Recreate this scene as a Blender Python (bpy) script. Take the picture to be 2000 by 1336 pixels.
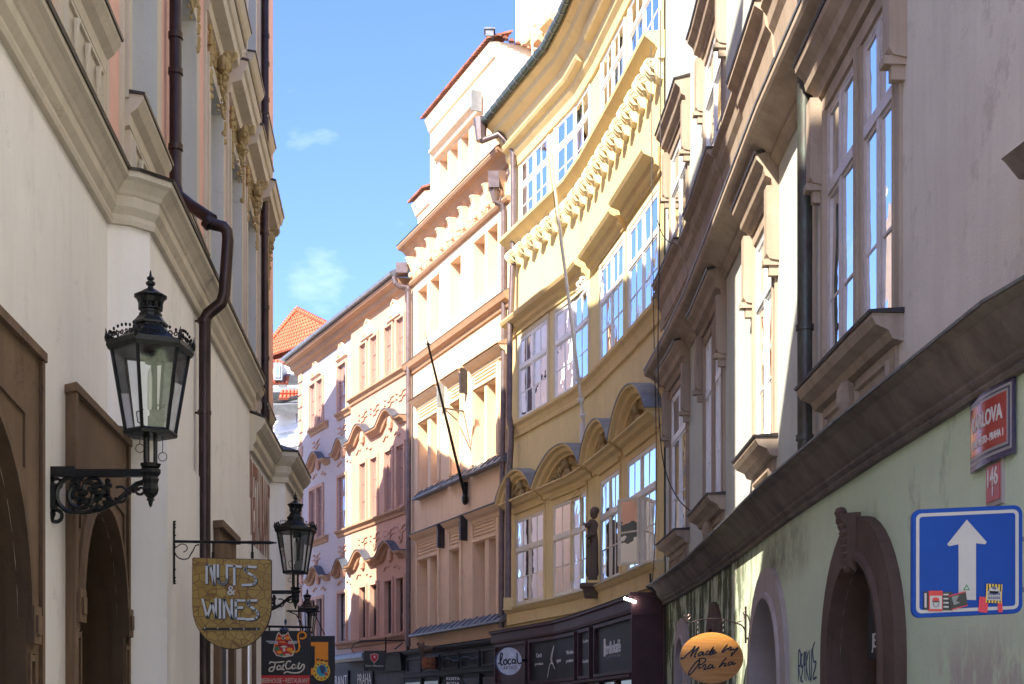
import bpy, math, random
from mathutils import Vector, Matrix
random.seed(7)
for o in list(bpy.data.objects): bpy.data.objects.remove(o)
SC = bpy.context.scene
COL = SC.collection
# ---------------------------------------------------------------- camera, sky, sun, exposure
F = 2778.0; CX = 1000.0; HY = 1404.0; EYE = 1.6       # measured in the photograph: focal length, vanishing column, horizon
cam_d = bpy.data.cameras.new("camera"); cam = bpy.data.objects.new("camera", cam_d); COL.objects.link(cam)
cam.location = (0, 0, EYE); cam.rotation_euler = (math.radians(90), 0, 0)
cam_d.lens = 50.0; cam_d.sensor_width = 36.0; cam_d.shift_y = (HY - 668) / 2000.0
cam_d.clip_start = 0.1; cam_d.clip_end = 3000
SC.camera = cam
SUN_AZ = math.radians(217.6); SUN_EL = math.radians(40.0)
SC.view_settings.view_transform = 'Standard'; SC.view_settings.look = 'None'
SC.view_settings.gamma = 1.0; SC.view_settings.use_curve_mapping = False
SC.view_settings.exposure = 2.58
world = bpy.data.worlds.new("World"); SC.world = world; world.use_nodes = True
wn = world.node_tree.nodes; wl = world.node_tree.links
for n in list(wn): wn.remove(n)
w_out = wn.new('ShaderNodeOutputWorld'); w_bg = wn.new('ShaderNodeBackground'); w_sky = wn.new('ShaderNodeTexSky')
w_sky.sky_type = 'NISHITA'; w_sky.sun_disc = False; w_sky.sun_elevation = SUN_EL; w_sky.sun_rotation = SUN_AZ
w_sky.altitude = 200; w_sky.air_density = 1.0; w_sky.dust_density = 1.0; w_sky.ozone_density = 1.6
w_bg.inputs['Strength'].default_value = 0.115
# a few thin fair-weather clouds over the whole sky
w_tc = wn.new('ShaderNodeTexCoord'); w_map = wn.new('ShaderNodeMapping'); w_map.inputs['Scale'].default_value = (3.0, 3.0, 7.0)
w_map.inputs['Location'].default_value = (1.35, 0.9, 0.15)
w_no = wn.new('ShaderNodeTexNoise'); w_no.inputs['Scale'].default_value = 2.3; w_no.inputs['Detail'].default_value = 7; w_no.inputs['Roughness'].default_value = 0.6
w_r = wn.new('ShaderNodeMapRange'); w_r.inputs['From Min'].default_value = 0.63; w_r.inputs['From Max'].default_value = 0.85; w_r.inputs['To Max'].default_value = 0.3
w_mix = wn.new('ShaderNodeMixRGB'); w_mix.inputs['Color2'].default_value = (3.4, 3.8, 4.5, 1)
wl.new(w_tc.outputs['Generated'], w_map.inputs[0]); wl.new(w_map.outputs[0], w_no.inputs['Vector'])
wl.new(w_no.outputs['Fac'], w_r.inputs['Value']); wl.new(w_r.outputs[0], w_mix.inputs['Fac'])
w_hs = wn.new('ShaderNodeHueSaturation'); w_hs.inputs['Saturation'].default_value = 1.0
wl.new(w_sky.outputs[0], w_hs.inputs['Color']); w_ti = wn.new('ShaderNodeMixRGB'); w_ti.blend_type = 'MULTIPLY'; w_ti.inputs[0].default_value = 1.0; w_ti.inputs[2].default_value = (0.345, 0.405, 0.60, 1)
wl.new(w_hs.outputs[0], w_ti.inputs[1]); wl.new(w_ti.outputs[0], w_mix.inputs['Color1']); wl.new(w_mix.outputs[0], w_bg.inputs['Color']); wl.new(w_bg.outputs[0], w_out.inputs[0])
sun_d = bpy.data.lights.new("sun", 'SUN'); sun_d.energy = 2.45; sun_d.angle = math.radians(0.53); sun_d.color = (1.0, 0.90, 0.74)
sun = bpy.data.objects.new("sun", sun_d); COL.objects.link(sun)
_L = Vector((-math.sin(SUN_AZ) * math.cos(SUN_EL), -math.cos(SUN_AZ) * math.cos(SUN_EL), -math.sin(SUN_EL)))
sun.rotation_euler = _L.to_track_quat('-Z', 'Y').to_euler(); sun.location = (-20, -20, 40)
SC.cycles.max_bounces = 8; SC.cycles.diffuse_bounces = 5; SC.cycles.transparent_max_bounces = 12

# ---------------------------------------------------------------- materials
def _nt(name):
    m = bpy.data.materials.new(name); m.use_nodes = True
    nt = m.node_tree; b = nt.nodes['Principled BSDF']
    return m, nt, b
def lin(c):
    return tuple(((v / 255.0) / 12.92 if v / 255.0 <= 0.04045 else ((v / 255.0 + 0.055) / 1.055) ** 2.4) for v in c)
def N(nt, t, **kw):
    n = nt.nodes.new(t)
    for k, v in kw.items():
        if k in n.inputs: n.inputs[k].default_value = v
        else: setattr(n, k, v)
    return n
def noise(nt, pos, scale, detail=5, rough=0.6, sc=(1, 1, 1), loc=(0, 0, 0)):
    mp = N(nt, 'ShaderNodeMapping'); mp.inputs['Scale'].default_value = sc; mp.inputs['Location'].default_value = loc
    nt.links.new(pos, mp.inputs[0])
    n = N(nt, 'ShaderNodeTexNoise', Scale=scale, Detail=detail, Roughness=rough)
    nt.links.new(mp.outputs[0], n.inputs['Vector']); return n.outputs['Fac']
def ramp(nt, fac, a, b, lo=0.0, hi=1.0):
    r = N(nt, 'ShaderNodeMapRange'); r.inputs['From Min'].default_value = a; r.inputs['From Max'].default_value = b
    r.inputs['To Min'].default_value = lo; r.inputs['To Max'].default_value = hi
    nt.links.new(fac, r.inputs['Value']); return r.outputs[0]
def mixc(nt, fac, c1, c2, mode='MIX'):
    m = N(nt, 'ShaderNodeMixRGB', blend_type=mode)
    for i, c in ((1, c1), (2, c2)):
        if isinstance(c, tuple): m.inputs[i].default_value = (*c[:3], 1)
        else: nt.links.new(c, m.inputs[i])
    if isinstance(fac, float): m.inputs[0].default_value = fac
    else: nt.links.new(fac, m.inputs[0])
    return m.outputs[0]
def plaster(name, col, var=0.12, streak=0.25, dirt=(0.16, 0.13, 0.10), rough=0.9, bump=0.25, patch=None, fine=60.0, dirt_lo=0.62):
    m, nt, b = _nt(name); L = nt.links
    g = N(nt, 'ShaderNodeNewGeometry'); pos = g.outputs['Position']
    big = noise(nt, pos, 0.55, 6, 0.65); mid = noise(nt, pos, 4.0, 6, 0.7); stk = noise(nt, pos, 1.6, 6, 0.7, (2.6, 2.6, 0.22)); fn = noise(nt, pos, fine, 4, 0.6)
    dark = tuple(c * (1 - var * 1.7) for c in col); light = tuple(min(1, c * (1 + var)) for c in col)
    c = mixc(nt, ramp(nt, big, 0.3, 0.7), dark, light)
    c = mixc(nt, ramp(nt, mid, 0.35, 0.75, 0.0, 0.55), c, tuple(v * (1 - var * 1.2) for v in col))
    c = mixc(nt, ramp(nt, stk, dirt_lo - 0.12, dirt_lo + 0.16, 0.0, streak), c, dirt)
    if patch:
        c = mixc(nt, ramp(nt, noise(nt, pos, 1.3, 7, 0.75, (1, 1, 0.8), (3, 1, 7)), 0.6, 0.66, 0.0, 0.5), c, patch)
    wv = noise(nt, pos, 1.8, 5, 0.6, (1, 1, 1), (2, 2, 2)); wm = N(nt, 'ShaderNodeVectorMath', operation='MULTIPLY_ADD')
    cb_ = N(nt, 'ShaderNodeCombineXYZ'); L.new(wv, cb_.inputs[0]); L.new(mid, cb_.inputs[1]); L.new(big, cb_.inputs[2])
    L.new(cb_.outputs[0], wm.inputs[0]); wm.inputs[1].default_value = (1.1, 1.1, 1.1); L.new(pos, wm.inputs[2])
    vo = N(nt, 'ShaderNodeTexVoronoi', feature='DISTANCE_TO_EDGE', Scale=0.55); L.new(wm.outputs[0], vo.inputs['Vector'])
    ck = ramp(nt, vo.outputs['Distance'], 0.0, 0.006, 0.55, 0.0)
    mk = N(nt, 'ShaderNodeMath', operation='MULTIPLY'); L.new(ck, mk.inputs[0]); L.new(ramp(nt, wv, 0.5, 0.6), mk.inputs[1])
    c = mixc(nt, mk.outputs[0], c, dirt)
    c = mixc(nt, ramp(nt, noise(nt, pos, 0.9, 8, 0.8, (1, 1, 0.7), (7, 3, 5)), 0.56, 0.70, 0.0, 0.28), c, dirt)
    L.new(c, b.inputs['Base Color']); b.inputs['Roughness'].default_value = rough
    b.inputs['Specular IOR Level'].default_value = 0.25
    if bump:
        bp = N(nt, 'ShaderNodeBump', Strength=bump, Distance=0.012)
        add = N(nt, 'ShaderNodeMath', operation='ADD'); L.new(fn, add.inputs[0]); L.new(mid, add.inputs[1])
        L.new(add.outputs[0], bp.inputs['Height']); L.new(bp.outputs[0], b.inputs['Normal'])
    return m
def simple(name, col, rough=0.6, metal=0.0, var=0.15, scale=8.0, bump=0.0, spec=0.5, col2=None, sc=(1, 1, 1), emit=None):
    m, nt, b = _nt(name); L = nt.links
    g = N(nt, 'ShaderNodeNewGeometry')
    n = noise(nt, g.outputs['Position'], scale, 6, 0.65, sc)
    c2 = col2 or tuple(v * (1 - var * 2) for v in col)
    L.new(mixc(nt, ramp(nt, n, 0.35, 0.7), tuple(min(1, v * (1 + var)) for v in col), c2), b.inputs['Base Color'])
    b.inputs['Roughness'].default_value = rough; b.inputs['Metallic'].default_value = metal; b.inputs['Specular IOR Level'].default_value = spec
    if bump:
        bp = N(nt, 'ShaderNodeBump', Strength=bump, Distance=0.01); L.new(n, bp.inputs['Height']); L.new(bp.outputs[0], b.inputs['Normal'])
    if emit:
        b.inputs['Emission Color'].default_value = (*col, 1); b.inputs['Emission Strength'].default_value = emit
    return m
def glass(name, tint=(0.9, 0.93, 0.95), base=0.10, gain=1.5):
    m, nt, b = _nt(name); L = nt.links; nt.nodes.remove(b)
    out = nt.nodes['Material Output']
    tr = N(nt, 'ShaderNodeBsdfTransparent'); tr.inputs[0].default_value = (*tint, 1)
    gl = N(nt, 'ShaderNodeBsdfGlossy'); gl.inputs['Roughness'].default_value = 0.02; gl.inputs['Color'].default_value = (0.95, 0.97, 1.0, 1)
    g = N(nt, 'ShaderNodeNewGeometry')
    wob = noise(nt, g.outputs['Position'], 2.2, 2, 0.5); bp = N(nt, 'ShaderNodeBump', Strength=0.12, Distance=0.05)
    L.new(wob, bp.inputs['Height']); L.new(bp.outputs[0], gl.inputs['Normal'])
    fr = N(nt, 'ShaderNodeFresnel', IOR=1.5)
    ma = N(nt, 'ShaderNodeMath', operation='MULTIPLY_ADD'); ma.use_clamp = True; ma.inputs[1].default_value = gain; ma.inputs[2].default_value = base
    L.new(fr.outputs[0], ma.inputs[0])
    mx = N(nt, 'ShaderNodeMixShader'); L.new(ma.outputs[0], mx.inputs[0]); L.new(tr.outputs[0], mx.inputs[1]); L.new(gl.outputs[0], mx.inputs[2]); L.new(mx.outputs[0], out.inputs[0])
    return m
M = {}
M['white_wall'] = plaster('cream_white_plaster', (0.84, 0.80, 0.77), 0.05, 0.15, (0.36, 0.31, 0.25), bump=0.22)
M['cream_trim'] = plaster('cream_trim_plaster', (0.57, 0.51, 0.42), 0.08, 0.30, (0.20, 0.16, 0.11))
M['ochre_orn'] = plaster('ochre_ornament', (0.42, 0.31, 0.15), 0.15, 0.3, (0.16, 0.10, 0.05))
M['salmon'] = plaster('salmon_plaster', (0.74, 0.44, 0.36), 0.07, 0.25, (0.42, 0.25, 0.19))
M['reveal_grey'] = plaster('grey_reveal_plaster', (0.55, 0.54, 0.53), 0.07, 0.2)
M['brown_stone'] = plaster('brown_sandstone', (0.205, 0.135, 0.09), 0.22, 0.6, (0.06, 0.04, 0.03), bump=0.5, fine=35)
M['green_wall'] = None
M['taupe'] = plaster('taupe_plaster', (0.67, 0.605, 0.51), 0.09, 0.22, (0.34, 0.27, 0.20), bump=0.45, dirt_lo=0.58, patch=(0.42, 0.36, 0.30))
M['pale_green'] = plaster('pale_green_plaster', (0.58, 0.60, 0.54), 0.06, 0.35, (0.34, 0.31, 0.26))
M['taupe_trim'] = plaster('beige_trim_plaster', (0.42, 0.335, 0.26), 0.1, 0.5, (0.16, 0.11, 0.08), dirt_lo=0.56)
M['grey_cornice'] = plaster('weathered_grey_cornice', (0.22, 0.185, 0.165), 0.22, 0.6, (0.07, 0.055, 0.05), bump=0.4, dirt_lo=0.5)
M['yellow'] = plaster('pale_yellow_plaster', (0.74, 0.59, 0.29), 0.05, 0.25, (0.42, 0.31, 0.15))
M['yellow_trim'] = plaster('cream_yellow_trim', (0.76, 0.58, 0.29), 0.06, 0.25, (0.40, 0.28, 0.13))
M['yellow_white'] = plaster('ivory_trim', (0.68, 0.60, 0.42), 0.04, 0.2, (0.5, 0.38, 0.2))
M['peach'] = plaster('peach_plaster', (0.76, 0.56, 0.385), 0.06, 0.3, (0.45, 0.28, 0.16))
M['pink'] = plaster('pink_beige_plaster', (0.56, 0.335, 0.245), 0.07, 0.3, (0.36, 0.23, 0.17))
M['pink_pale'] = plaster('pale_pink_plaster', (0.52, 0.45, 0.45), 0.05, 0.25, (0.42, 0.33, 0.29))
M['orange_trim'] = plaster('terracotta_trim', (0.44, 0.265, 0.165), 0.1, 0.3, (0.25, 0.14, 0.09))
M['far_white'] = plaster('far_white_plaster', (0.72, 0.72, 0.74), 0.05, 0.2, (0.4, 0.4, 0.42))
M['stone_brown'] = plaster('portal_brown_stone', (0.135, 0.09, 0.07), 0.25, 0.6, (0.05, 0.035, 0.03), bump=0.6, fine=30)
M['stone_pale'] = plaster('portal_pale_stone', (0.42, 0.37, 0.36), 0.1, 0.4, (0.2, 0.16, 0.15), bump=0.4)
M['cast_iron'] = simple('black_cast_iron', (0.009, 0.010, 0.011), 0.38, 0.4, 0.2, 20, 0.3)
M['iron_green'] = simple('green_black_iron', (0.022, 0.032, 0.030), 0.4, 0.4, 0.2, 20, 0.3)
M['pipe_dark'] = simple('dark_copper_pipe', (0.055, 0.036, 0.036), 0.36, 0.7, 0.25, 6, 0.1, sc=(1, 1, 0.3))
M['pipe_patina'] = simple('patinated_copper_pipe', (0.06, 0.045, 0.043), 0.45, 0.55, 0.2, 7, 0.1, col2=(0.095, 0.12, 0.10), sc=(2, 2, 0.7))
M['pipe_purple'] = simple('zinc_violet_pipe', (0.17, 0.13, 0.13), 0.4, 0.5, 0.15, 6)
M['gutter_green'] = simple('green_copper_gutter', (0.055, 0.085, 0.072), 0.35, 0.5, 0.25, 8)
M['sheet_dark'] = simple('dark_sheet_metal', (0.045, 0.038, 0.036), 0.45, 0.3, 0.25, 7)
M['sheet_grey'] = simple('grey_blue_tin', (0.20, 0.21, 0.23), 0.45, 0.4, 0.2, 9)
M['sheet_blue'] = simple('slate_blue_tin', (0.10, 0.12, 0.16), 0.4, 0.4, 0.2, 9)
M['frame_white'] = simple('white_window_paint', (0.78, 0.78, 0.78), 0.4, 0, 0.05, 10)
M['frame_mauve'] = simple('pale_taupe_window_paint', (0.52, 0.46, 0.44), 0.42, 0, 0.07, 10)
M['frame_yellow'] = simple('cream_window_paint', (0.72, 0.63, 0.48), 0.42, 0, 0.05, 10)
M['frame_brown'] = simple('terracotta_window_paint', (0.36, 0.19, 0.15), 0.45, 0, 0.1, 10)
M['frame_dark'] = simple('dark_wood', (0.045, 0.028, 0.022), 0.5, 0, 0.25, 10, 0.2)
M['curtain'] = simple('white_curtain', (0.72, 0.72, 0.74), 0.9, 0, 0.08, 6)
M['blind'] = simple('white_blind', (0.86, 0.86, 0.85), 0.8, 0, 0.03, 6)
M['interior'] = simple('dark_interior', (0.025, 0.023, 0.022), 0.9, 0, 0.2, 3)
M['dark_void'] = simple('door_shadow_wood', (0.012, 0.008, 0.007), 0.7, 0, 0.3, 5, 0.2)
M['glass'] = glass('window_glass')
M['glass_mirror'] = glass('reflective_glass', base=0.45, gain=1.6)
M['lamp_glass'] = glass('lantern_glass', base=0.02, gain=0.9)
M['maroon'] = simple('maroon_painted_wood', (0.060, 0.026, 0.029), 0.55, 0, 0.12, 5, 0.05, spec=0.25)
M['charcoal'] = simple('charcoal_panel', (0.035, 0.035, 0.038), 0.6, 0, 0.12, 3, spec=0.2)
M['shop_black'] = simple('black_shopfront', (0.014, 0.014, 0.015), 0.6, 0, 0.2, 4, spec=0.2)
M['shop_grey'] = simple('grey_shopfront', (0.045, 0.042, 0.047), 0.6, 0, 0.2, 4, spec=0.2)
M['letter_white'] = simple('white_lettering', (0.68, 0.66, 0.66), 0.5, 0, 0.03)
M['letter_silver'] = simple('silver_lettering', (0.52, 0.55, 0.60), 0.35, 0.1, 0.03)
M['letter_black'] = simple('black_lettering', (0.012, 0.012, 0.016), 0.5, 0, 0.03)
M['letter_cream'] = simple('cream_lettering', (0.55, 0.50, 0.42), 0.5, 0, 0.03)
M['paint_brown'] = simple('faded_brown_paint', (0.30, 0.15, 0.115), 0.9, 0, 0.25, 9)
M['blue_sign'] = simple('traffic_sign_blue', (0.004, 0.045, 0.27), 0.45, 0, 0.05, 4, spec=0.15)
M['sign_white'] = simple('sign_white', (0.36, 0.34, 0.36), 0.35, 0, 0.03)
M['enamel_red'] = simple('enamel_red', (0.36, 0.012, 0.018), 0.13, 0, 0.05, 3)
M['enamel_blue'] = simple('enamel_navy', (0.03, 0.025, 0.09), 0.25, 0, 0.05)
M['sign_red'] = simple('sign_red', (0.45, 0.015, 0.02), 0.45, 0, 0.03)
M['sign_black'] = simple('sign_black', (0.008, 0.008, 0.011), 0.45, 0, 0.03)
M['sign_orange'] = simple('sign_orange', (0.75, 0.24, 0.01), 0.5, 0, 0.04)
M['sign_pink_red'] = simple('sign_crimson', (0.50, 0.01, 0.045), 0.45, 0, 0.03)
M['c_green'] = simple('sign_green', (0.03, 0.17, 0.06), 0.5, 0, 0.03)
M['c_yellow'] = simple('sign_yellow', (0.65, 0.42, 0.04), 0.5, 0, 0.05)
M['c_cyan'] = simple('sign_cyan', (0.02, 0.28, 0.42), 0.5, 0, 0.1)
M['c_navy'] = simple('sign_navy', (0.03, 0.045, 0.12), 0.5, 0, 0.1)
M['statue'] = plaster('dark_statue_stone', (0.17, 0.12, 0.085), 0.25, 0.4, (0.05, 0.04, 0.03), bump=0.4)
M['tile'] = simple('red_roof_tile', (0.55, 0.13, 0.06), 0.75, 0, 0.22, 3.0, col2=(0.42, 0.11, 0.06))
M['tile_old'] = simple('old_brown_roof_tile', (0.28, 0.10, 0.06), 0.8, 0, 0.3, 3.0)
M['roof_dark'] = simple('dark_roof', (0.05, 0.05, 0.055), 0.7, 0, 0.2, 2)
M['zinc'] = simple('zinc_roof', (0.26, 0.28, 0.29), 0.5, 0.3, 0.15, 3)
M['cobble'] = simple('cobble_ground', (0.40, 0.365, 0.31), 0.85, 0, 0.25, 9, 0.6)
M['wire'] = simple('black_cable', (0.02, 0.02, 0.02), 0.6, 0, 0.1)
M['pole_white'] = simple('white_painted_pole', (0.75, 0.74, 0.70), 0.45, 0, 0.06)
M['burner'] = simple('lamp_burner_grey', (0.14, 0.125, 0.11), 0.5, 0.2, 0.2, 30)
M['bulb'] = simple('frosted_bulb', (0.55, 0.53, 0.47), 0.2, 0, 0.05)
M['paper'] = simple('pasted_paper', (0.55, 0.53, 0.56), 0.8, 0, 0.1, 9)
M['white_door'] = simple('white_board', (0.60, 0.58, 0.56), 0.6, 0, 0.06, 5)
M['basket'] = simple('wicker_basket', (0.23, 0.085, 0.035), 0.8, 0, 0.35, 25, 0.5)
M['dark_glass'] = simple('dark_shop_glass', (0.012, 0.012, 0.014), 0.08, 0, 0.1, 2, spec=0.35)
M['lamp_white'] = simple('lit_lamp_tube', (1.0, 0.97, 0.92), 0.4, 0, 0.0, emit=6.0)

def mat_green():
    m, nt, b = _nt('green_peeling_plaster'); L = nt.links
    g = N(nt, 'ShaderNodeNewGeometry'); pos = g.outputs['Position']
    sx = N(nt, 'ShaderNodeSeparateXYZ'); L.new(pos, sx.inputs[0])
    big = noise(nt, pos, 0.5, 6, 0.6); mid = noise(nt, pos, 3.5, 6, 0.7)
    c = mixc(nt, ramp(nt, big, 0.3, 0.7), (0.55, 0.67, 0.47), (0.63, 0.73, 0.55))
    c = mixc(nt, ramp(nt, mid, 0.4, 0.75, 0, 0.5), c, (0.52, 0.55, 0.46))
    stk = noise(nt, pos, 2.2, 7, 0.75, (1.4, 1.4, 0.35), (4, 2, 0))
    def band(lo, a, d, hi, soc):
        up = ramp(nt, soc, lo, a); dn = ramp(nt, soc, d, hi, 1.0, 0.0)
        mu = N(nt, 'ShaderNodeMath', operation='MULTIPLY'); L.new(up, mu.inputs[0]); L.new(dn, mu.inputs[1]); return mu.outputs[0]
    def mul(a, b2):
        mu = N(nt, 'ShaderNodeMath', operation='MULTIPLY'); L.new(a, mu.inputs[0]); L.new(b2, mu.inputs[1]); return mu.outputs[0]
    # moss and flaking paint streaks on the far stretch of the wall
    far = band(15.0, 17.5, 40, 41, sx.outputs['Y'])
    st2 = noise(nt, pos, 5.0, 8, 0.8, (2.2, 2.2, 0.5), (1, 5, 2))
    c = mixc(nt, mul(ramp(nt, st2, 0.50, 0.54, 0, 0.9), far), c, (0.50, 0.50, 0.42))
    c = mixc(nt, mul(ramp(nt, stk, 0.455, 0.50, 0, 0.95), far), c, (0.055, 0.07, 0.03))
    c = mixc(nt, ramp(nt, noise(nt, pos, 1.4, 7, 0.75, (1, 1, 0.6), (9, 1, 3)), 0.60, 0.74, 0, 0.7), c, (0.24, 0.235, 0.18))
    # dark mottled patch over the pale arch
    so = mul(band(12.9, 13.6, 15.0, 15.8, sx.outputs['Y']), band(2.9, 3.15, 3.35, 3.6, sx.outputs['Z']))
    c = mixc(nt, mul(so, ramp(nt, mid, 0.35, 0.7, 0.2, 0.9)), c, (0.10, 0.085, 0.06))
    # pinkish scoured patch low on the near stretch
    ng = mul(band(4, 5, 9.0, 9.7, sx.outputs['Y']), ramp(nt, sx.outputs['Z'], 2.2, 1.9))
    c = mixc(nt, mul(ng, ramp(nt, noise(nt, pos, 2.2, 8, 0.75, (1.5, 1.5, 0.6)), 0.42, 0.52, 0, 0.75)), c, (0.42, 0.34, 0.345))
    L.new(c, b.inputs['Base Color']); b.inputs['Roughness'].default_value = 0.9; b.inputs['Specular IOR Level'].default_value = 0.25
    bp = N(nt, 'ShaderNodeBump', Strength=0.35, Distance=0.012)
    ad = N(nt, 'ShaderNodeMath', operation='ADD'); L.new(noise(nt, pos, 45, 4), ad.inputs[0]); L.new(st2, ad.inputs[1]); L.new(ad.outputs[0], bp.inputs['Height']); L.new(bp.outputs[0], b.inputs['Normal'])
    return m
M['green_wall'] = mat_green()
def mat_wood():
    m, nt, b = _nt('pine_board'); L = nt.links
    g = N(nt, 'ShaderNodeNewGeometry')
    n = noise(nt, g.outputs['Position'], 3.0, 6, 0.7, (0.9, 0.9, 14))
    L.new(mixc(nt, ramp(nt, n, 0.3, 0.7), (0.62, 0.30, 0.07), (0.40, 0.15, 0.03)), b.inputs['Base Color']); b.inputs['Roughness'].default_value = 0.35
    return m
M['pine'] = mat_wood()
def mat_mosaic():
    m, nt, b = _nt('printed_stone_pattern'); L = nt.links
    g = N(nt, 'ShaderNodeNewGeometry')
    v = N(nt, 'ShaderNodeTexVoronoi', feature='DISTANCE_TO_EDGE', Scale=13.0); L.new(g.outputs['Position'], v.inputs['Vector'])
    v2 = N(nt, 'ShaderNodeTexVoronoi', Scale=13.0); L.new(g.outputs['Position'], v2.inputs['Vector'])
    s = N(nt, 'ShaderNodeSeparateColor'); L.new(v2.outputs['Color'], s.inputs[0])
    c = mixc(nt, s.outputs[0], (0.25, 0.155, 0.035), (0.33, 0.225, 0.06))
    c = mixc(nt, ramp(nt, v.outputs['Distance'], 0.03, 0.055), (0.17, 0.085, 0.03), c)
    L.new(c, b.inputs['Base Color']); b.inputs['Roughness'].default_value = 0.5
    return m
M['mosaic'] = mat_mosaic()
def mat_rustic_tile():
    return simple('small_clay_tiles', (0.36, 0.25, 0.20), 0.85, 0, 0.3, 14, 0.4)
M['clay_strip'] = mat_rustic_tile()

# ---------------------------------------------------------------- geometry helpers
class Fac:
    """plan line of a facade; s runs along it, o stands out towards the street, z is height"""
    def __init__(self, pts, side):
        self.p = [Vector((a, b)) for a, b in pts]; self.s = [0.0]
        for a, b in zip(self.p, self.p[1:]): self.s.append(self.s[-1] + (b - a).length)
        ns = []
        for a, b in zip(self.p, self.p[1:]):
            d = (b - a).normalized(); ns.append(Vector((d.y, -d.x)) if side > 0 else Vector((-d.y, d.x)))
        self.n = ns; self.m = [ns[0]]
        for a, b in zip(ns, ns[1:]): self.m.append((a + b) / (1 + a.dot(b)))
        self.m.append(ns[-1]); self.len = self.s[-1]
    def xy(self, s, o=0.0):
        i = 0
        while i < len(self.p) - 2 and s > self.s[i + 1]: i += 1
        t = (s - self.s[i]) / (self.s[i + 1] - self.s[i])
        a = self.p[i] + self.m[i] * o; b = self.p[i + 1] + self.m[i + 1] * o
        return a + (b - a) * t
    def P(self, s, o, z):
        q = self.xy(s, o); return Vector((q.x, q.y, z))
    def nrm(self, s):
        i = 0
        while i < len(self.p) - 2 and s > self.s[i + 1]: i += 1
        return Vector((self.n[i].x, self.n[i].y, 0))
    def dir(self, s):
        i = 0
        while i < len(self.p) - 2 and s > self.s[i + 1]: i += 1
        d = (self.p[i + 1] - self.p[i]).normalized(); return Vector((d.x, d.y, 0))
    def at(self, px, o=0.0):
        u = (px - CX) / F; prev = None; n = 1500
        for k in range(n + 1):
            s = -1.0 + (self.len + 2.0) * k / n; q = self.xy(s, o)
            g = q.x - u * q.y
            if prev is not None and q.y > 0.5 and prev[1] * g <= 0:
                return prev[0] + (s - prev[0]) * abs(prev[1]) / (abs(prev[1]) + abs(g) + 1e-9)
            prev = (s, g)
        raise ValueError('no hit px %s' % px)
    def zat(self, px, py, o=0.0):
        q = self.xy(self.at(px, o), o); return EYE + (HY - py) * q.y / F
    def y2s(self, y):
        for i in range(len(self.p) - 1):
            a, b = self.p[i].y, self.p[i + 1].y
            if min(a, b) <= y <= max(a, b) and a != b: return self.s[i] + (y - a) / (b - a) * (self.s[i + 1] - self.s[i])
        raise ValueError
    def br(self, s0, s1):
        return [s0] + [s for s in self.s if s0 + 1e-4 < s < s1 - 1e-4] + [s1]

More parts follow.
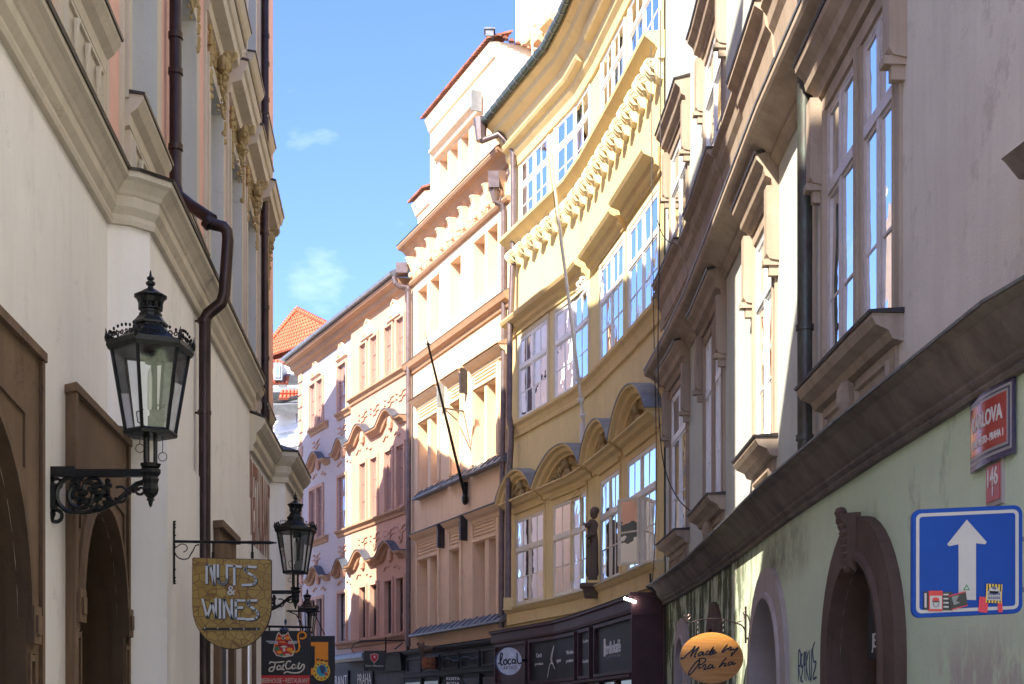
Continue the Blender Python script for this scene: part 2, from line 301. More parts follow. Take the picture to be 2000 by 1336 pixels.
ORG = {}
class MB:
    def __init__(self): self.v = []; self.f = []
    def add(self, vs, fs):
        b = len(self.v); self.v += [Vector(v) for v in vs]; self.f += [tuple(b + i for i in f) for f in fs]; return self
    def poly(self, vs): return self.add(vs, [tuple(range(len(vs)))])
    def loops(self, rings, caps=True, closed=True):
        n = len(rings[0]); b = len(self.v); fs = []
        for r in rings: self.v += [Vector(v) for v in r]
        m = n if closed else n - 1
        for i in range(len(rings) - 1):
            for j in range(m):
                k = (j + 1) % n; fs.append((b + i * n + j, b + i * n + k, b + (i + 1) * n + k, b + (i + 1) * n + j))
        if caps: fs.append(tuple(b + j for j in range(n))[::-1]); fs.append(tuple(b + (len(rings) - 1) * n + j for j in range(n)))
        self.f += fs; return self
    def sweep(self, fac, s0, s1, prof, caps=True):
        return self.loops([[fac.P(s, o, z) for o, z in prof] for s in fac.br(s0, s1)], caps)
    def box(self, fac, s0, s1, o0, o1, z0, z1):
        return self.sweep(fac, s0, s1, [(o0, z0), (o1, z0), (o1, z1), (o0, z1)])
    def path(self, fac, pts, prof, caps=True):
        rings = []
        n = len(pts)
        for i, (s, z) in enumerate(pts):
            def nn(a, b):
                dx, dy = b[0] - a[0], b[1] - a[1]; l = math.hypot(dx, dy) or 1; return (-dy / l, dx / l)
            if i == 0: m = nn(pts[0], pts[1])
            elif i == n - 1: m = nn(pts[-2], pts[-1])
            else:
                a = nn(pts[i - 1], pts[i]); b = nn(pts[i], pts[i + 1]); k = 1 + a[0] * b[0] + a[1] * b[1]; k = max(k, 0.4)
                m = ((a[0] + b[0]) / k, (a[1] + b[1]) / k)
            rings.append([fac.P(s + m[0] * h, o, z + m[1] * h) for o, h in prof])
        return self.loops(rings, caps)
    def wall(self, fac, s0, s1, z0, z1, ops=(), depth=0.3, o=0.0, seg=14, reveal=True):
        ss = sorted(set(round(x, 5) for x in fac.br(s0, s1) + [q for op in ops for q in (op[0], op[1]) if s0 < q < s1]))
        zs = sorted(set([z0, z1] + [q for op in ops for q in (op[2], op[3]) if z0 < q < z1]))
        for a, b in zip(ss, ss[1:]):
            for c, d in zip(zs, zs[1:]):
                ms, mz = (a + b) / 2, (c + d) / 2
                if any(op[0] < ms < op[1] and op[2] < mz < op[3] for op in ops): continue
                self.poly([fac.P(a, o, c), fac.P(b, o, c), fac.P(b, o, d), fac.P(a, o, d)])
        if reveal:
            for op in ops: self.reveal(fac, op, o, o - depth, seg)
        else:
            for op in ops:
                if len(op) > 4: self.spandrel(fac, op, o, seg)
        return self
    def arc(self, op, seg=14):
        a, b, c, d = op[:4]; r = op[4]; m = (a + b) / 2; h = (b - a) / 2
        return [(m - h * math.cos(math.pi * i / seg), d - r + r * math.sin(math.pi * i / seg)) for i in range(seg + 1)]
    def spandrel(self, fac, op, o, seg=14):
        pts = self.arc(op, seg)
        for (s1, z1), (s2, z2) in zip(pts, pts[1:]):
            self.poly([fac.P(s1, o, z1), fac.P(s2, o, z2), fac.P(s2, o, op[3]), fac.P(s1, o, op[3])])
    def reveal(self, fac, op, o0, o1, seg=14):
        a, b, c, d = op[:4]
        if len(op) > 4:
            self.spandrel(fac, op, o0, seg); ar = self.arc(op, seg); pts = [(a, c)] + ar + [(b, c)]
        else: pts = [(a, c), (a, d), (b, d), (b, c)]
        for (s1, z1), (s2, z2) in zip(pts, pts[1:] + ([pts[0]] if c > 0.05 else [])):
            self.poly([fac.P(s1, o0, z1), fac.P(s2, o0, z2), fac.P(s2, o1, z2), fac.P(s1, o1, z1)])
        return self
    def tube(self, pts, r, n=8, caps=True):
        pts = [Vector(p) for p in pts]; rings = []; up = None
        for i, p in enumerate(pts):
            if i == 0: d = pts[1] - pts[0]
            elif i == len(pts) - 1: d = pts[-1] - pts[-2]
            else: d = (pts[i + 1] - p).normalized() + (p - pts[i - 1]).normalized()
            d = d.normalized() if d.length > 1e-9 else Vector((0, 0, 1))
            if up is None: up = Vector((0, 0, 1)) if abs(d.z) < 0.9 else Vector((0, 1, 0))
            x = d.cross(up)
            if x.length < 1e-4: x = d.cross(Vector((1, 0, 0)))
            x.normalize(); y = x.cross(d).normalized(); up = y
            rr = r[i] if isinstance(r, (list, tuple)) else r
            rings.append([p + (x * math.cos(2 * math.pi * k / n) + y * math.sin(2 * math.pi * k / n)) * rr for k in range(n)])
        return self.loops(rings, caps)
    def lathe(self, c, prof, n=12, rot=0.0):
        c = Vector(c)
        return self.loops([[c + Vector((r * math.cos(rot + 2 * math.pi * k / n), r * math.sin(rot + 2 * math.pi * k / n), z)) for k in range(n)] for r, z in prof], True)
    def blob(self, c, r, n=6, ax=None):
        c = Vector(c); r = r if isinstance(r, (tuple, list)) else (r, r, r); ax = ax or (Vector((1, 0, 0)), Vector((0, 1, 0)), Vector((0, 0, 1)))
        m = max(3, n // 2 + 1); rings = []
        for i in range(m + 1):
            t = -math.pi / 2 + math.pi * i / m; cr = max(math.cos(t), 0.03)
            rings.append([c + ax[0] * (r[0] * cr * math.cos(2 * math.pi * k / n)) + ax[1] * (r[1] * cr * math.sin(2 * math.pi * k / n)) + ax[2] * (r[2] * math.sin(t)) for k in range(n)])
        return self.loops(rings, True)
    def obox(self, c, ax, h):
        c = Vector(c); vs = []
        for i in (-1, 1):
            for j in (-1, 1):
                for k in (-1, 1): vs.append(c + ax[0] * (i * h[0]) + ax[1] * (j * h[1]) + ax[2] * (k * h[2]))
        return self.add(vs, [(0, 1, 3, 2), (4, 6, 7, 5), (0, 4, 5, 1), (2, 3, 7, 6), (0, 2, 6, 4), (1, 5, 7, 3)])
    def wbox(self, a, b):
        a = Vector(a); b = Vector(b)
        return self.obox((a + b) / 2, (Vector((1, 0, 0)), Vector((0, 1, 0)), Vector((0, 0, 1))), [(b[i] - a[i]) / 2 for i in range(3)])
    def prism(self, vs, vec):
        vs = [Vector(v) for v in vs]; vec = Vector(vec); return self.loops([vs, [v + vec for v in vs]], True)
    def build(self, name, mat, parent=None, smooth=False, kind=None, label=None, cat=None, group=None):
        root = parent; org = ORG.get(parent.name, Vector()) if parent else Vector()
        me = bpy.data.meshes.new(name); me.from_pydata([tuple(v - org) for v in self.v], [], self.f); me.validate(); me.update()
        if smooth:
            for p in me.polygons: p.use_smooth = True
        me.materials.append(M[mat] if isinstance(mat, str) else mat)
        o = bpy.data.objects.new(name, me); COL.objects.link(o)
        if parent: o.parent = parent
        ORG[o.name] = org
        if smooth:
            try:
                me.set_sharp_from_angle(angle=math.radians(40))
            except Exception: pass
        tag(o, label, cat, group, kind); return o
def tag(o, label=None, cat=None, group=None, kind=None):
    if label: o['label'] = label
    if cat: o['category'] = cat
    if group: o['group'] = group
    if kind: o['kind'] = kind
    return o
def thing(name, label, cat, loc, group=None):
    o = bpy.data.objects.new(name, None); COL.objects.link(o); o.location = loc; o.empty_display_size = 0.3
    ORG[o.name] = Vector(loc); return tag(o, label, cat, group)
def copy_tree(o, loc, label):
    c = o.copy(); COL.objects.link(c); c.location = loc; c['label'] = label; ORG[c.name] = Vector(loc)
    def rec(src, dst):
        for ch in src.children:
            d = ch.copy(); COL.objects.link(d); d.parent = dst; rec(ch, d)
    rec(o, c); return c
def text(name, string, mat, parent, origin, ex, ey, h, w=None, depth=0.004, align='CENTER', shear=0.0, spacing=1.0, bold=0.0, label=None):
    """lettering as a mesh: origin = middle of the baseline, ex/ey = reading and up directions, h = capital height, w = total width"""
    cu = bpy.data.curves.new(name, 'FONT'); cu.body = string; cu.align_x = align; cu.extrude = 0.5; cu.shear = shear; cu.space_character = spacing; cu.offset = bold; cu.resolution_u = 3
    t = bpy.data.objects.new(name + '_tmp', cu); COL.objects.link(t)
    dg = bpy.context.evaluated_depsgraph_get(); me = bpy.data.meshes.new_from_object(t.evaluated_get(dg)); bpy.data.objects.remove(t); bpy.data.curves.remove(cu)
    xs = [v.co.x for v in me.vertices]; ww = max(xs) - min(xs); cx = (max(xs) + min(xs)) / 2
    sy = h / 0.70; sx = (w / ww) if w else sy
    ex = Vector(ex).normalized(); ey = Vector(ey).normalized(); ez = ex.cross(ey); org = ORG.get(parent.name, Vector())
    for v in me.vertices:
        v.co = Vector(origin) + ex * ((v.co.x - cx) * sx) + ey * (v.co.y * sy) + ez * (v.co.z * depth * 2) - org
    me.name = name; me.materials.append(M[mat])
    o = bpy.data.objects.new(name, me); COL.objects.link(o); o.parent = parent; ORG[o.name] = org
    if label: o['label'] = label
    return o
def crom(pts, k=5):
    if len(pts) < 3: return pts
    P = [pts[0]] + list(pts) + [pts[-1]]; out = []
    for i in range(1, len(P) - 2):
        for j in range(k):
            t = j / k; a, b, c, d = P[i - 1], P[i], P[i + 1], P[i + 2]
            out.append(tuple(0.5 * (2 * b[q] + (c[q] - a[q]) * t + (2 * a[q] - 5 * b[q] + 4 * c[q] - d[q]) * t * t + (3 * b[q] - a[q] - 3 * c[q] + d[q]) * t ** 3) for q in range(len(b))))
    out.append(tuple(P[-2])); return out
def strokes(mb, lines, origin, ex, ey, width, thick=0.004, smooth=True, scale=1.0):
    origin = Vector(origin); ex = Vector(ex).normalized(); ey = Vector(ey).normalized(); ez = ex.cross(ey)
    for ln in lines:
        p = crom(ln, 4) if smooth else ln
        rings = []
        for i, q in enumerate(p):
            a = p[max(0, i - 1)]; b = p[min(len(p) - 1, i + 1)]; dx, dy = b[0] - a[0], b[1] - a[1]; l = math.hypot(dx, dy) or 1
            nx, ny = -dy / l, dx / l; c = origin + ex * (q[0] * scale) + ey * (q[1] * scale)
            e = 0.15 if (i in (0, len(p) - 1) and smooth) else 0.5
            s = (ex * nx + ey * ny) * (width * e)
            rings.append([c - s, c - s + ez * thick, c + s + ez * thick, c + s])
        if not smooth and len(rings) > 1:
            pass
        mb.loops(rings, True)
    return mb
X3, Y3, Z3 = Vector((1, 0, 0)), Vector((0, 1, 0)), Vector((0, 0, 1))
def scroll(mb, c, ax, ay, r, turns=1.5, rad=0.01, start=0.0, sgn=1, n=18, shrink=0.75):
    pts = []
    for i in range(n + 1):
        t = i / n; a = start + sgn * turns * 2 * math.pi * t; rr = r * (1 - shrink * t)
        pts.append(Vector(c) + ax * (rr * math.cos(a)) + ay * (rr * math.sin(a)))
    mb.tube(pts, [rad * (1 - 0.3 * i / n) for i in range(n + 1)], 6); return pts

def window(fac, s0, s1, z0, z1, o, parent, mat='frame_white', cas=2, cols=2, rows=(0.36, 0.68), transom=0.64, glassm='glass', curtain='curtain', fr=0.05, tilt=0.012, cur_o=0.14, flat=False, bar=0.022, room=True, dep=0.045):
    """casement window: frame mesh as the part, panes, curtain as its sub-parts. rows: fractions of the lower lights; transom at a fraction of the height"""
    f = MB(); H = z1 - z0; zt = z0 + H * transom if transom else None
    f.box(fac, s0, s0 + fr, o - dep, o, z0, z1); f.box(fac, s1 - fr, s1, o - dep, o, z0, z1)
    f.box(fac, s0 + fr, s1 - fr, o - dep, o - 0.002, z0, z0 + fr); f.box(fac, s0 + fr, s1 - fr, o - dep, o - 0.002, z1 - fr, z1)
    if zt: f.box(fac, s0 + fr, s1 - fr, o - dep, o + (0.012 if flat else 0.025), zt - 0.045, zt + 0.045); 
    W = (s1 - s0 - 2 * fr) / cas; cells = []
    for c in range(cas):
        a = s0 + fr + W * c; b = a + W
        if c: f.box(fac, a - 0.04, a + 0.04, o - dep, o + (0.006 if flat else 0.015), z0 + fr, (zt - 0.045) if zt else z1 - fr)
        if c and zt: f.box(fac, a - 0.04, a + 0.04, o - dep, o + (0.006 if flat else 0.015), zt + 0.045, z1 - fr)
        secs = [(z0 + fr, zt - 0.045, rows), (zt + 0.045, z1 - fr, ())] if zt else [(z0 + fr, z1 - fr, rows)]
        for (c0, c1, rr) in secs:
            a2, b2 = a + (0.04 if c else 0), b - (0.04 if c < cas - 1 else 0)
            # sash stiles
            st = 0.032
            f.box(fac, a2, a2 + st, o - dep + 0.004, o - 0.006, c0, c1); f.box(fac, b2 - st, b2, o - dep + 0.004, o - 0.006, c0, c1)
            f.box(fac, a2 + st, b2 - st, o - dep + 0.004, o - 0.007, c0, c0 + st); f.box(fac, a2 + st, b2 - st, o - dep + 0.004, o - 0.007, c1 - st, c1)
            xs = [a2 + st + (b2 - a2 - 2 * st) * k / cols for k in range(cols + 1)]; hh = c1 - c0 - 2 * st
            zz = [c0 + st] + [c0 + st + hh * q for q in (r_ for r_ in rr if 0 < r_ < 1)] + [c1 - st]
            for k in range(1, cols): f.box(fac, xs[k] - bar / 2, xs[k] + bar / 2, o - dep + 0.008, o - 0.010, c0 + st, c1 - st)
            for k in range(1, len(zz) - 1): f.box(fac, a2 + st, b2 - st, o - dep + 0.009, o - 0.011, zz[k] - bar / 2, zz[k] + bar / 2)
            for i in range(cols):
                for j in range(len(zz) - 1): cells.append((xs[i], xs[i + 1], zz[j], zz[j + 1]))
    w = f.build('window', mat, parent)
    if flat: tilt = min(tilt, 0.006)
    for (a, b, c, d) in cells:
        t1, t2 = random.uniform(-tilt, tilt) * (b - a), random.uniform(-tilt, tilt) * (d - c); op = o - (0.020 if flat else 0.028)
        g = MB(); g.poly([fac.P(a, op + t1 + t2, c), fac.P(b, op - t1 + t2, c), fac.P(b, op - t1 - t2, d), fac.P(a, op + t1 - t2, d)])
        g.build('pane', glassm, w)
    if curtain:
        cm = MB(); half = (s1 - s0) / 2; n = 14
        parts = [(s0 + 0.02, s1 - 0.02)] if curtain == 'blind' else [(s0 + 0.02, s0 + half * random.uniform(0.82, 1.0)), (s1 - half * random.uniform(0.82, 1.0), s1 - 0.02)]
        for (a, b) in parts:
            am = 0.004 if curtain == 'blind' else 0.025
            for i in range(n):
                q0, q1 = a + (b - a) * i / n, a + (b - a) * (i + 1) / n; o0, o1 = o - cur_o + am * (1 if i % 2 else -1), o - cur_o + am * (-1 if i % 2 else 1)
                cm.poly([fac.P(q0, o0, z0), fac.P(q1, o1, z0), fac.P(q1, o1, z1), fac.P(q0, o0, z1)])
        cm.build('curtain', curtain, w)
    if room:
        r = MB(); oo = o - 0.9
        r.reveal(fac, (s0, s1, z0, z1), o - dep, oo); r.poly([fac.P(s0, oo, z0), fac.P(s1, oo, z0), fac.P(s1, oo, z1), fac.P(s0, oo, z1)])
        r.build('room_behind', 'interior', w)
    return w
def body(fac, s0, s1, z1, depth, parent, mat='roof_dark', back=0.95, z0=0.0):
    """rear volume of a building: side walls, back and roof slab behind the street wall"""
    m = MB(); n = fac.nrm((s0 + s1) / 2); a = fac.P(s0, -back, z0); b = fac.P(s1, -back, z0); ss = fac.br(s0, s1)
    fr = [fac.P(s, -0.02, z1) for s in ss]; bk = [a - n * depth, b - n * depth]
    poly = fr + [Vector((bk[1].x, bk[1].y, z1)), Vector((bk[0].x, bk[0].y, z1))]
    m.poly(poly)
    low = [Vector((v.x, v.y, z0)) for v in poly]; k = len(fr)
    for i in list(range(k - 1, len(poly))):
        j = (i + 1) % len(poly); m.poly([low[i], low[j], poly[j], poly[i]])
    return m.build('rear_body', mat, parent)
def ornament(mb, fac, s, z, w, h, o=0.0, n=22, dep=0.05, seed=1):
    r = random.Random(seed)
    for i in range(n):
        ss = s + r.uniform(-1, 1) * w / 2; zz = z + r.uniform(-1, 1) * h / 2; k = r.uniform(0.5, 1.0)
        d = fac.dir(ss)
        if i % 3 == 0: scroll(mb, fac.P(ss, o + dep * 0.5, zz), d, Z3, min(w, h) * 0.17 * k, 1.2, dep * 0.28, r.uniform(0, 6), r.choice((-1, 1)), 9)
        else: mb.blob(fac.P(ss, o + dep * 0.35, zz), (w * 0.09 * k, dep * k, h * 0.10 * k), 6, (d, fac.nrm(ss), Z3))
# ================================================================ ground
g = MB(); g.poly([(-400, -300, 0), (400, -300, 0), (400, 900, 0), (-400, 900, 0)]); g.build('ground', 'cobble', kind='structure')

# ================================================================ left palace
LGa = Fac([(-1.62, -10), (-3.40, 11.95), (-3.23, 12.02), (-3.10, 12.17), (-3.543, 19.2)], 1)
LGb = Fac([(-1.62, -10), (-3.451, 12.6), (-3.06, 12.62), (-3.51, 19.2)], 1)
LU = Fac([(-1.59, -10), (-4.636, 27.6)], 1)
LB = Fac([(-3.543, 19.2), (-3.70, 21.75), (-3.48, 21.82), (-3.60, 23.9), (-4.6, 24.05)], 1)
pal = thing('palace', 'salmon palace on the left with white ground floor, heavy cornice and hooded windows', 'building', (-3.2, 10, 0))
Y = LGb.y2s; YA = LGa.y2s; YU = LU.y2s
p1 = (Y(6.62), Y(9.12), 0.0, 1.6 + 0.62 + 1.25, 1.25)
p2 = (Y(10.66), Y(12.35), 0.0, 1.6 + 0.85 + 0.845, 0.845)
p0 = (Y(2.4), Y(4.9), 0.0, 3.47, 1.25)
door3 = (Y(15.75), Y(16.75), 0.0, 3.35)
door4 = (Y(18.2), Y(19.15), 0.0, 3.1)
w = MB(); w.wall(LGb, Y(-1.5), LGb.len, 0, 4.07, [p0, p1, p2, door3, door4], 0.45, reveal=False); w.build('lower_wall', 'white_wall', pal)
w = MB(); w.wall(LGa, YA(-1.5), LGa.len, 4.07, 6.15)
q = [LGb.P(YA(11.95), -0.05, 4.07)]
w.poly([(-3.40, 11.95, 4.07), (-3.23, 12.02, 4.07), (-3.10, 12.17, 4.07), (-3.128, 12.62, 4.07), (-3.06, 12.62, 4.07), (-3.6, 12.62, 4.07), (-3.46, 11.9, 4.07)])
w.build('upper_ground_floor_wall', 'white_wall', pal)
c = MB(); prof = [(-.02, 5.76), (0.045, 5.76), (0.055, 5.80), (0.045, 5.84), (0.085, 5.90), (0.085, 5.985), (0.10, 6.0), (0.115, 6.03), (0.165, 6.09), (0.20, 6.115), (0.20, 6.165), (-0.70, 6.30), (-0.70, 6.1), (-.02, 6.1)]
c.sweep(LGa, YA(-1.5), LGa.len, prof); c.build('cornice', 'cream_trim', pal)
c = MB(); c.sweep(LGa, YA(-1.5), LGa.len, [(0.215, 6.160), (0.225, 6.185), (-0.70, 6.325), (-0.70, 6.305)]); c.build('cornice_capping', 'sheet_dark', pal)
# portals
def portal(fac, y0, y1, ztop, op, name):
    s0, s1 = fac.y2s(y0), fac.y2s(y1); m = MB()
    m.wall(fac, s0, s1, 0, ztop, [op], 0.52, 0.07, 20)
    m.poly([fac.P(s0, 0, 0), fac.P(s0, .07, 0), fac.P(s0, .07, ztop), fac.P(s0, 0, ztop)]); m.poly([fac.P(s1, 0, 0), fac.P(s1, .07, 0), fac.P(s1, .07, ztop), fac.P(s1, 0, ztop)])
    m.poly([fac.P(s0, 0, ztop), fac.P(s0, .07, ztop), fac.P(s1, .07, ztop), fac.P(s1, 0, ztop)])
    ps = m.build(name, 'brown_stone', pal)
    t = MB(); t.box(fac, s0 - .03, s1 + .03, 0.0, 0.11, ztop, ztop + 0.06); t.box(fac, s0, s0 + .07, .072, .10, 0, ztop - .01); t.box(fac, s1 - .07, s1, .072, .10, 0, ztop - .01)
    ar = t.arc(op, 20); t.path(fac, ar, [(0.068, 0.0), (0.12, 0.0), (0.12, 0.06), (0.095, 0.08), (0.095, 0.13), (0.068, 0.14)])
    zi = op[3] - op[4]
    for (a, b) in ((op[0] - .20, op[0] - .005), (op[1] + .005, op[1] + .20)):
        t.box(fac, a, b, .072, .13, zi - .14, zi + .10); t.box(fac, a + .045, b - .045, .13, .15, zi - .08, zi + .04)
        t.box(fac, a + .02, a + .05, .072, .095, .2, zi - .2); t.box(fac, b - .05, b - .02, .072, .095, .2, zi - .2); t.box(fac, a + .05, b - .05, .072, .093, zi - .25, zi - .21)
    m2 = (s0 + s1) / 2
    for k in (-1, 1):
        t.path(fac, [(m2 + k * (op[1] - op[0]) * .5, op[3] - .28), (m2 + k * (op[1] - op[0]) * .5, op[3] - .02 + .1), (m2 + k * .16, op[3] + .06 + .1)], [(.07, 0), (.09, 0), (.09, .025), (.07, .025)])
    t.build('portal_moulding', 'brown_stone', ps)
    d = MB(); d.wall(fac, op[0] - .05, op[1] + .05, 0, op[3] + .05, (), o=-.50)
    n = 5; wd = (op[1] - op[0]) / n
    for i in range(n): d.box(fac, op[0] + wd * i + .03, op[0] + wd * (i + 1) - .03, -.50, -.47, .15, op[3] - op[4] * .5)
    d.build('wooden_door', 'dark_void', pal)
portal(LGb, 6.1, 9.51, 1.6 + 2.365, p1, 'stone_portal'); portal(LGb, 10.43, 12.56, 1.6 + 2.385, p2, 'stone_portal'); portal(LGb, 1.9, 5.3, 3.96, p0, 'stone_portal')
# narrow shop door with pasted posters and its brown timber frame
f = MB(); a, b = door3[:2]
f.box(LGb, a - .22, a, 0, .07, 0, 3.68); f.box(LGb, b, b + .22, 0, .07, 0, 3.68); f.box(LGb, a, b, 0, .068, 3.35, 3.68); f.box(LGb, a - .26, b + .26, 0, .12, 3.68, 3.76)
sd = f.build('shop_door_surround', 'brown_stone', pal)
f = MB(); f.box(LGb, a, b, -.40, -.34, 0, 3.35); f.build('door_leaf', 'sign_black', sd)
for i in range(14):
    z = 0.5 + .19 * i; u = a + .22 + random.uniform(-.03, .03) + (i % 2) * .35; ww = random.uniform(.16, .24); hh = random.uniform(.12, .2)
    f = MB(); f.box(LGb, u, u + ww, -.34, -.335 + .002 * (i % 3), z, z + hh); pp = f.build('pasted_poster', ['paper', 'sheet_grey', 'sign_white'][i % 3], sd)
    f = MB()
    for k in range(4): f.box(LGb, u + .02, u + ww * random.uniform(.5, .9), -.335, -.327, z + hh * (.15 + .2 * k), z + hh * (.22 + .2 * k))
    f.build('poster_print', 'letter_black', pp)
f = MB(); a, b = door4[:2]
f.box(LGb, a - .16, a, 0, .06, 0, 3.2); f.box(LGb, b, b + .03, 0, .06, 0, 3.2); f.box(LGb, a, b, 0, .058, 3.1, 3.25); sd = f.build('doorway_surround', 'brown_stone', pal)
f = MB(); f.box(LGb, a, b, -.4, -.34, 0, 3.1); f.build('door_leaf', 'dark_void', sd)

# upper storeys: unseen near house, low link shaped for the sun patch, tall palace
ends = [11.35, 13.95, 16.7, 19.3, 21.6, 23.75, 26.0]; wd = [1.32, 1.32, 1.32, 1.3, 1.28, 1.25, 1.22]
ops = []
for e, ww in zip(ends, wd): ops.append((YU(e - ww), YU(e), 7.1, 9.8)); 
ops2 = [(a, b, 12.1, 14.6) for (a, b, _, _) in ops if a > YU(9.7)]
EA = 17.6
w = MB(); w.wall(LU, YU(9.75), LU.len, 6.1, EA, ops + ops2, 0.35); w.build('upper_wall', 'salmon', pal)
w = MB(); w.wall(LU, YU(3.7), YU(9.75), 6.1, 6.75); w.build('sun_gap_wall', 'cream_trim', pal)  # low link added out of view to let the sun through
w = MB(); w.wall(LU, YU(-1.5), YU(3.7), 6.1, 16.2, (), o=0); w.build('upper_wall', 'salmon', pal)  # unseen near house, cut short to open the sun patch and bounce
body(LU, YU(9.75), LU.len, EA, 9, pal, z0=6.2); body(LU, YU(3.7), YU(9.75), 6.75, 9, pal, z0=6.2); body(LU, YU(-1.5), YU(3.7), 16.2, 9, pal, z0=6.2)
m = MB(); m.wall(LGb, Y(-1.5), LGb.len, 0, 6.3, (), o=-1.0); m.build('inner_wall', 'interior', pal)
for s in (YU(9.75), YU(3.7), LU.len):
    zt = EA if s != YU(3.7) else 16.2
    w = MB(); w.poly([LU.P(s, 0, 6.2), LU.P(s, -1.0, 6.2), LU.P(s, -1.0, zt), LU.P(s, 0, zt)]); w.build('gable_wall', 'salmon', pal)
m = MB(); m.sweep(LU, YU(9.75), LU.len, [(0, 16.9), (.1, 17.0), (.25, 17.2), (.5, 17.4), (.55, 17.6), (0, 17.75)]); m.build('eaves_cornice', 'cream_trim', pal)
for k, (a, b, c0, d0) in enumerate(ops):
    for lev, (c1, d1) in enumerate(((7.1, 9.8), (12.1, 14.6))):
        if lev == 1 and b < YU(18): continue
        t = MB()   # surround strips
        for (u0, u1) in ((a - .17, a), (b, b + .17)): t.box(LU, u0, u1, 0, .05, c1 - .05, d1 + .17); 
        for (u0, u1) in ((a - .34, a - .26), (b + .26, b + .34)): t.box(LU, u0, u1, 0, .035, c1 - .6, d1 + .6)
        t.box(LU, a, b, 0, .048, d1, d1 + .17); st = t.build('window_surround', 'frame_white' if False else 'reveal_grey' if False else 'cream_trim', pal)
        r = MB(); r.reveal(LU, (a + .004, b - .004, c1 + .004, d1 - .006), .048, -.26); r.build('reveal', 'reveal_grey', st)
        window(LU, a + .004, b - .004, c1, d1, -.22, pal, 'frame_white', 2, 1, (0.5,), 0.68, curtain=None)
        s_ = MB(); s_.sweep(LU, a - .14, b + .14, [(0, c1 - .30), (.05, c1 - .28), (.06, c1 - .18), (.12, c1 - .13), (.15, c1 - .08), (.17, c1 - .05), (.17, c1 - .015), (0, c1)])
        sl = s_.build('sill', 'cream_trim', pal)
        s_ = MB(); s_.sweep(LU, a - .16, b + .16, [(0, c1 + .002), (.185, c1 - .018), (.19, c1 + .004), (0, c1 + .03)]); s_.build('sill_flashing', 'sheet_dark', sl)
        ap = MB(); ap.box(LU, a - .08, b + .08, 0, .05, c1 - .80, c1 - .30); ap.path(LU, [(a + .05, c1 - .72), (a + .05, c1 - .38), (b - .05, c1 - .38), (b - .05, c1 - .72), (a + .05, c1 - .72)], [(.05, 0), (.075, 0), (.075, .03), (.05, .03)])
        for q in range(3): ap.tube([LU.P(a + .25 + q * .38, .085, c1 - .44), LU.P(a + .25 + q * .38, .075, c1 - .66)], [.028, .008], 6)
        ap.build('apron_panel', 'cream_trim', pal)
        if b > YU(14.5) and lev == 0:
            h = MB(); h.sweep(LU, a - .32, b + .32, [(0, d1 + .60), (.06, d1 + .62), (.08, d1 + .75), (.22, d1 + .80), (.24, d1 + .92), (.27, d1 + .94), (.30, d1 + 1.02), (.30, d1 + 1.06), (0, d1 + 1.12)])
            hd = h.build('window_hood', 'cream_trim', pal)
            h = MB(); h.sweep(LU, a - .34, b + .34, [(0, d1 + 1.122), (.31, d1 + 1.062), (.325, d1 + 1.085), (0, d1 + 1.16)]); h.build('hood_flashing', 'sheet_dark', hd)
            o_ = MB(); cs = (a + b) / 2; d_ = LU.dir(cs)
            nn_ = LU.nrm(cs)
            scroll(o_, LU.P(cs, .20, d1 + .50), nn_, Z3, .09, 1.5, .03, 0.5, -1, 14); o_.blob(LU.P(cs, .13, d1 + .38), (.12, .10, .13), 8, (d_, nn_, Z3))
            for q in range(26):
                u = cs + random.uniform(-.16, .16); zq = d1 + .46 - q * .028; rr_ = random.uniform(.02, .05) * (1.25 - q / 30)
                o_.blob(LU.P(u, .06 + .12 * (1 - q / 26) + random.uniform(-.02, .02), zq), (rr_, rr_, rr_ * 1.2), 6, (d_, nn_, Z3))
                if q % 3 == 0: scroll(o_, LU.P(u, .10 + .10 * (1 - q / 26), zq), nn_ if q % 2 else d_, Z3, .05, 1.2, .016, q, 1, 9)
            for sg in (-1, 1):
                u = cs + sg * (b - a) * .5 + sg * .06
                for q in range(12): o_.blob(LU.P(u + random.uniform(-.05, .05), .05, d1 + .50 - q * .075), (.04, .04, .045), 6, (d_, nn_, Z3))
            ornament(o_, LU, cs, d1 + .34, (b - a) * .95, .38, 0.0, 60, .07, k)
            o_.build('carved_ornament', 'ochre_orn', hd, smooth=True, kind='stuff')
# rain pipes
y = 14.75; zz = lambda py, yy: EYE + (HY - py) * yy / F; xx = lambda px, yy: (px - CX) / F * yy
p = MB(); x0 = xx(343, y)
pts = [(x0, y, 17.2), (x0, y, zz(360, y)), (xx(349, 14.72), 14.72, zz(385, y)), (xx(372, 14.7), 14.7, zz(405, y)), (xx(415, 14.6), 14.6, zz(440, y))]
p.tube(pts, .066, 12)
for z in (zz(70, y), zz(140, y), zz(288, y)): p.tube([(x0, y, z - .03), (x0, y, z + .03)], .078, 12)
up = p.build('downpipe', 'pipe_dark', pal, smooth=True)
p = MB(); yy = 14.58
p.tube([(xx(412, yy), yy, zz(437, yy)), (xx(436, yy), yy, zz(443, yy)), (xx(444, yy), yy, zz(452, yy)), (xx(445, yy), yy, zz(470, yy)), (xx(438, yy), yy, zz(575, yy)), (xx(432, yy), yy, zz(592, yy)), (xx(420, yy), yy, zz(602, yy)), (xx(406, yy), yy, zz(613, yy)), (xx(400, yy), yy, zz(625, yy)), (xx(400, yy), yy, zz(640, yy)), (xx(399, yy), yy, .3)], .062, 12)
p.tube([(xx(403, yy), yy, zz(430, yy)), (xx(412, yy), yy, zz(440, yy))], .075, 12)
for z in (zz(627, yy), zz(806, yy)): p.tube([(xx(399, yy), yy, z - .02), (xx(399, yy), yy, z + .02)], .072, 12); p.tube([(xx(399, yy), yy, z), (xx(383, yy) - .03, yy, z)], .012, 6)
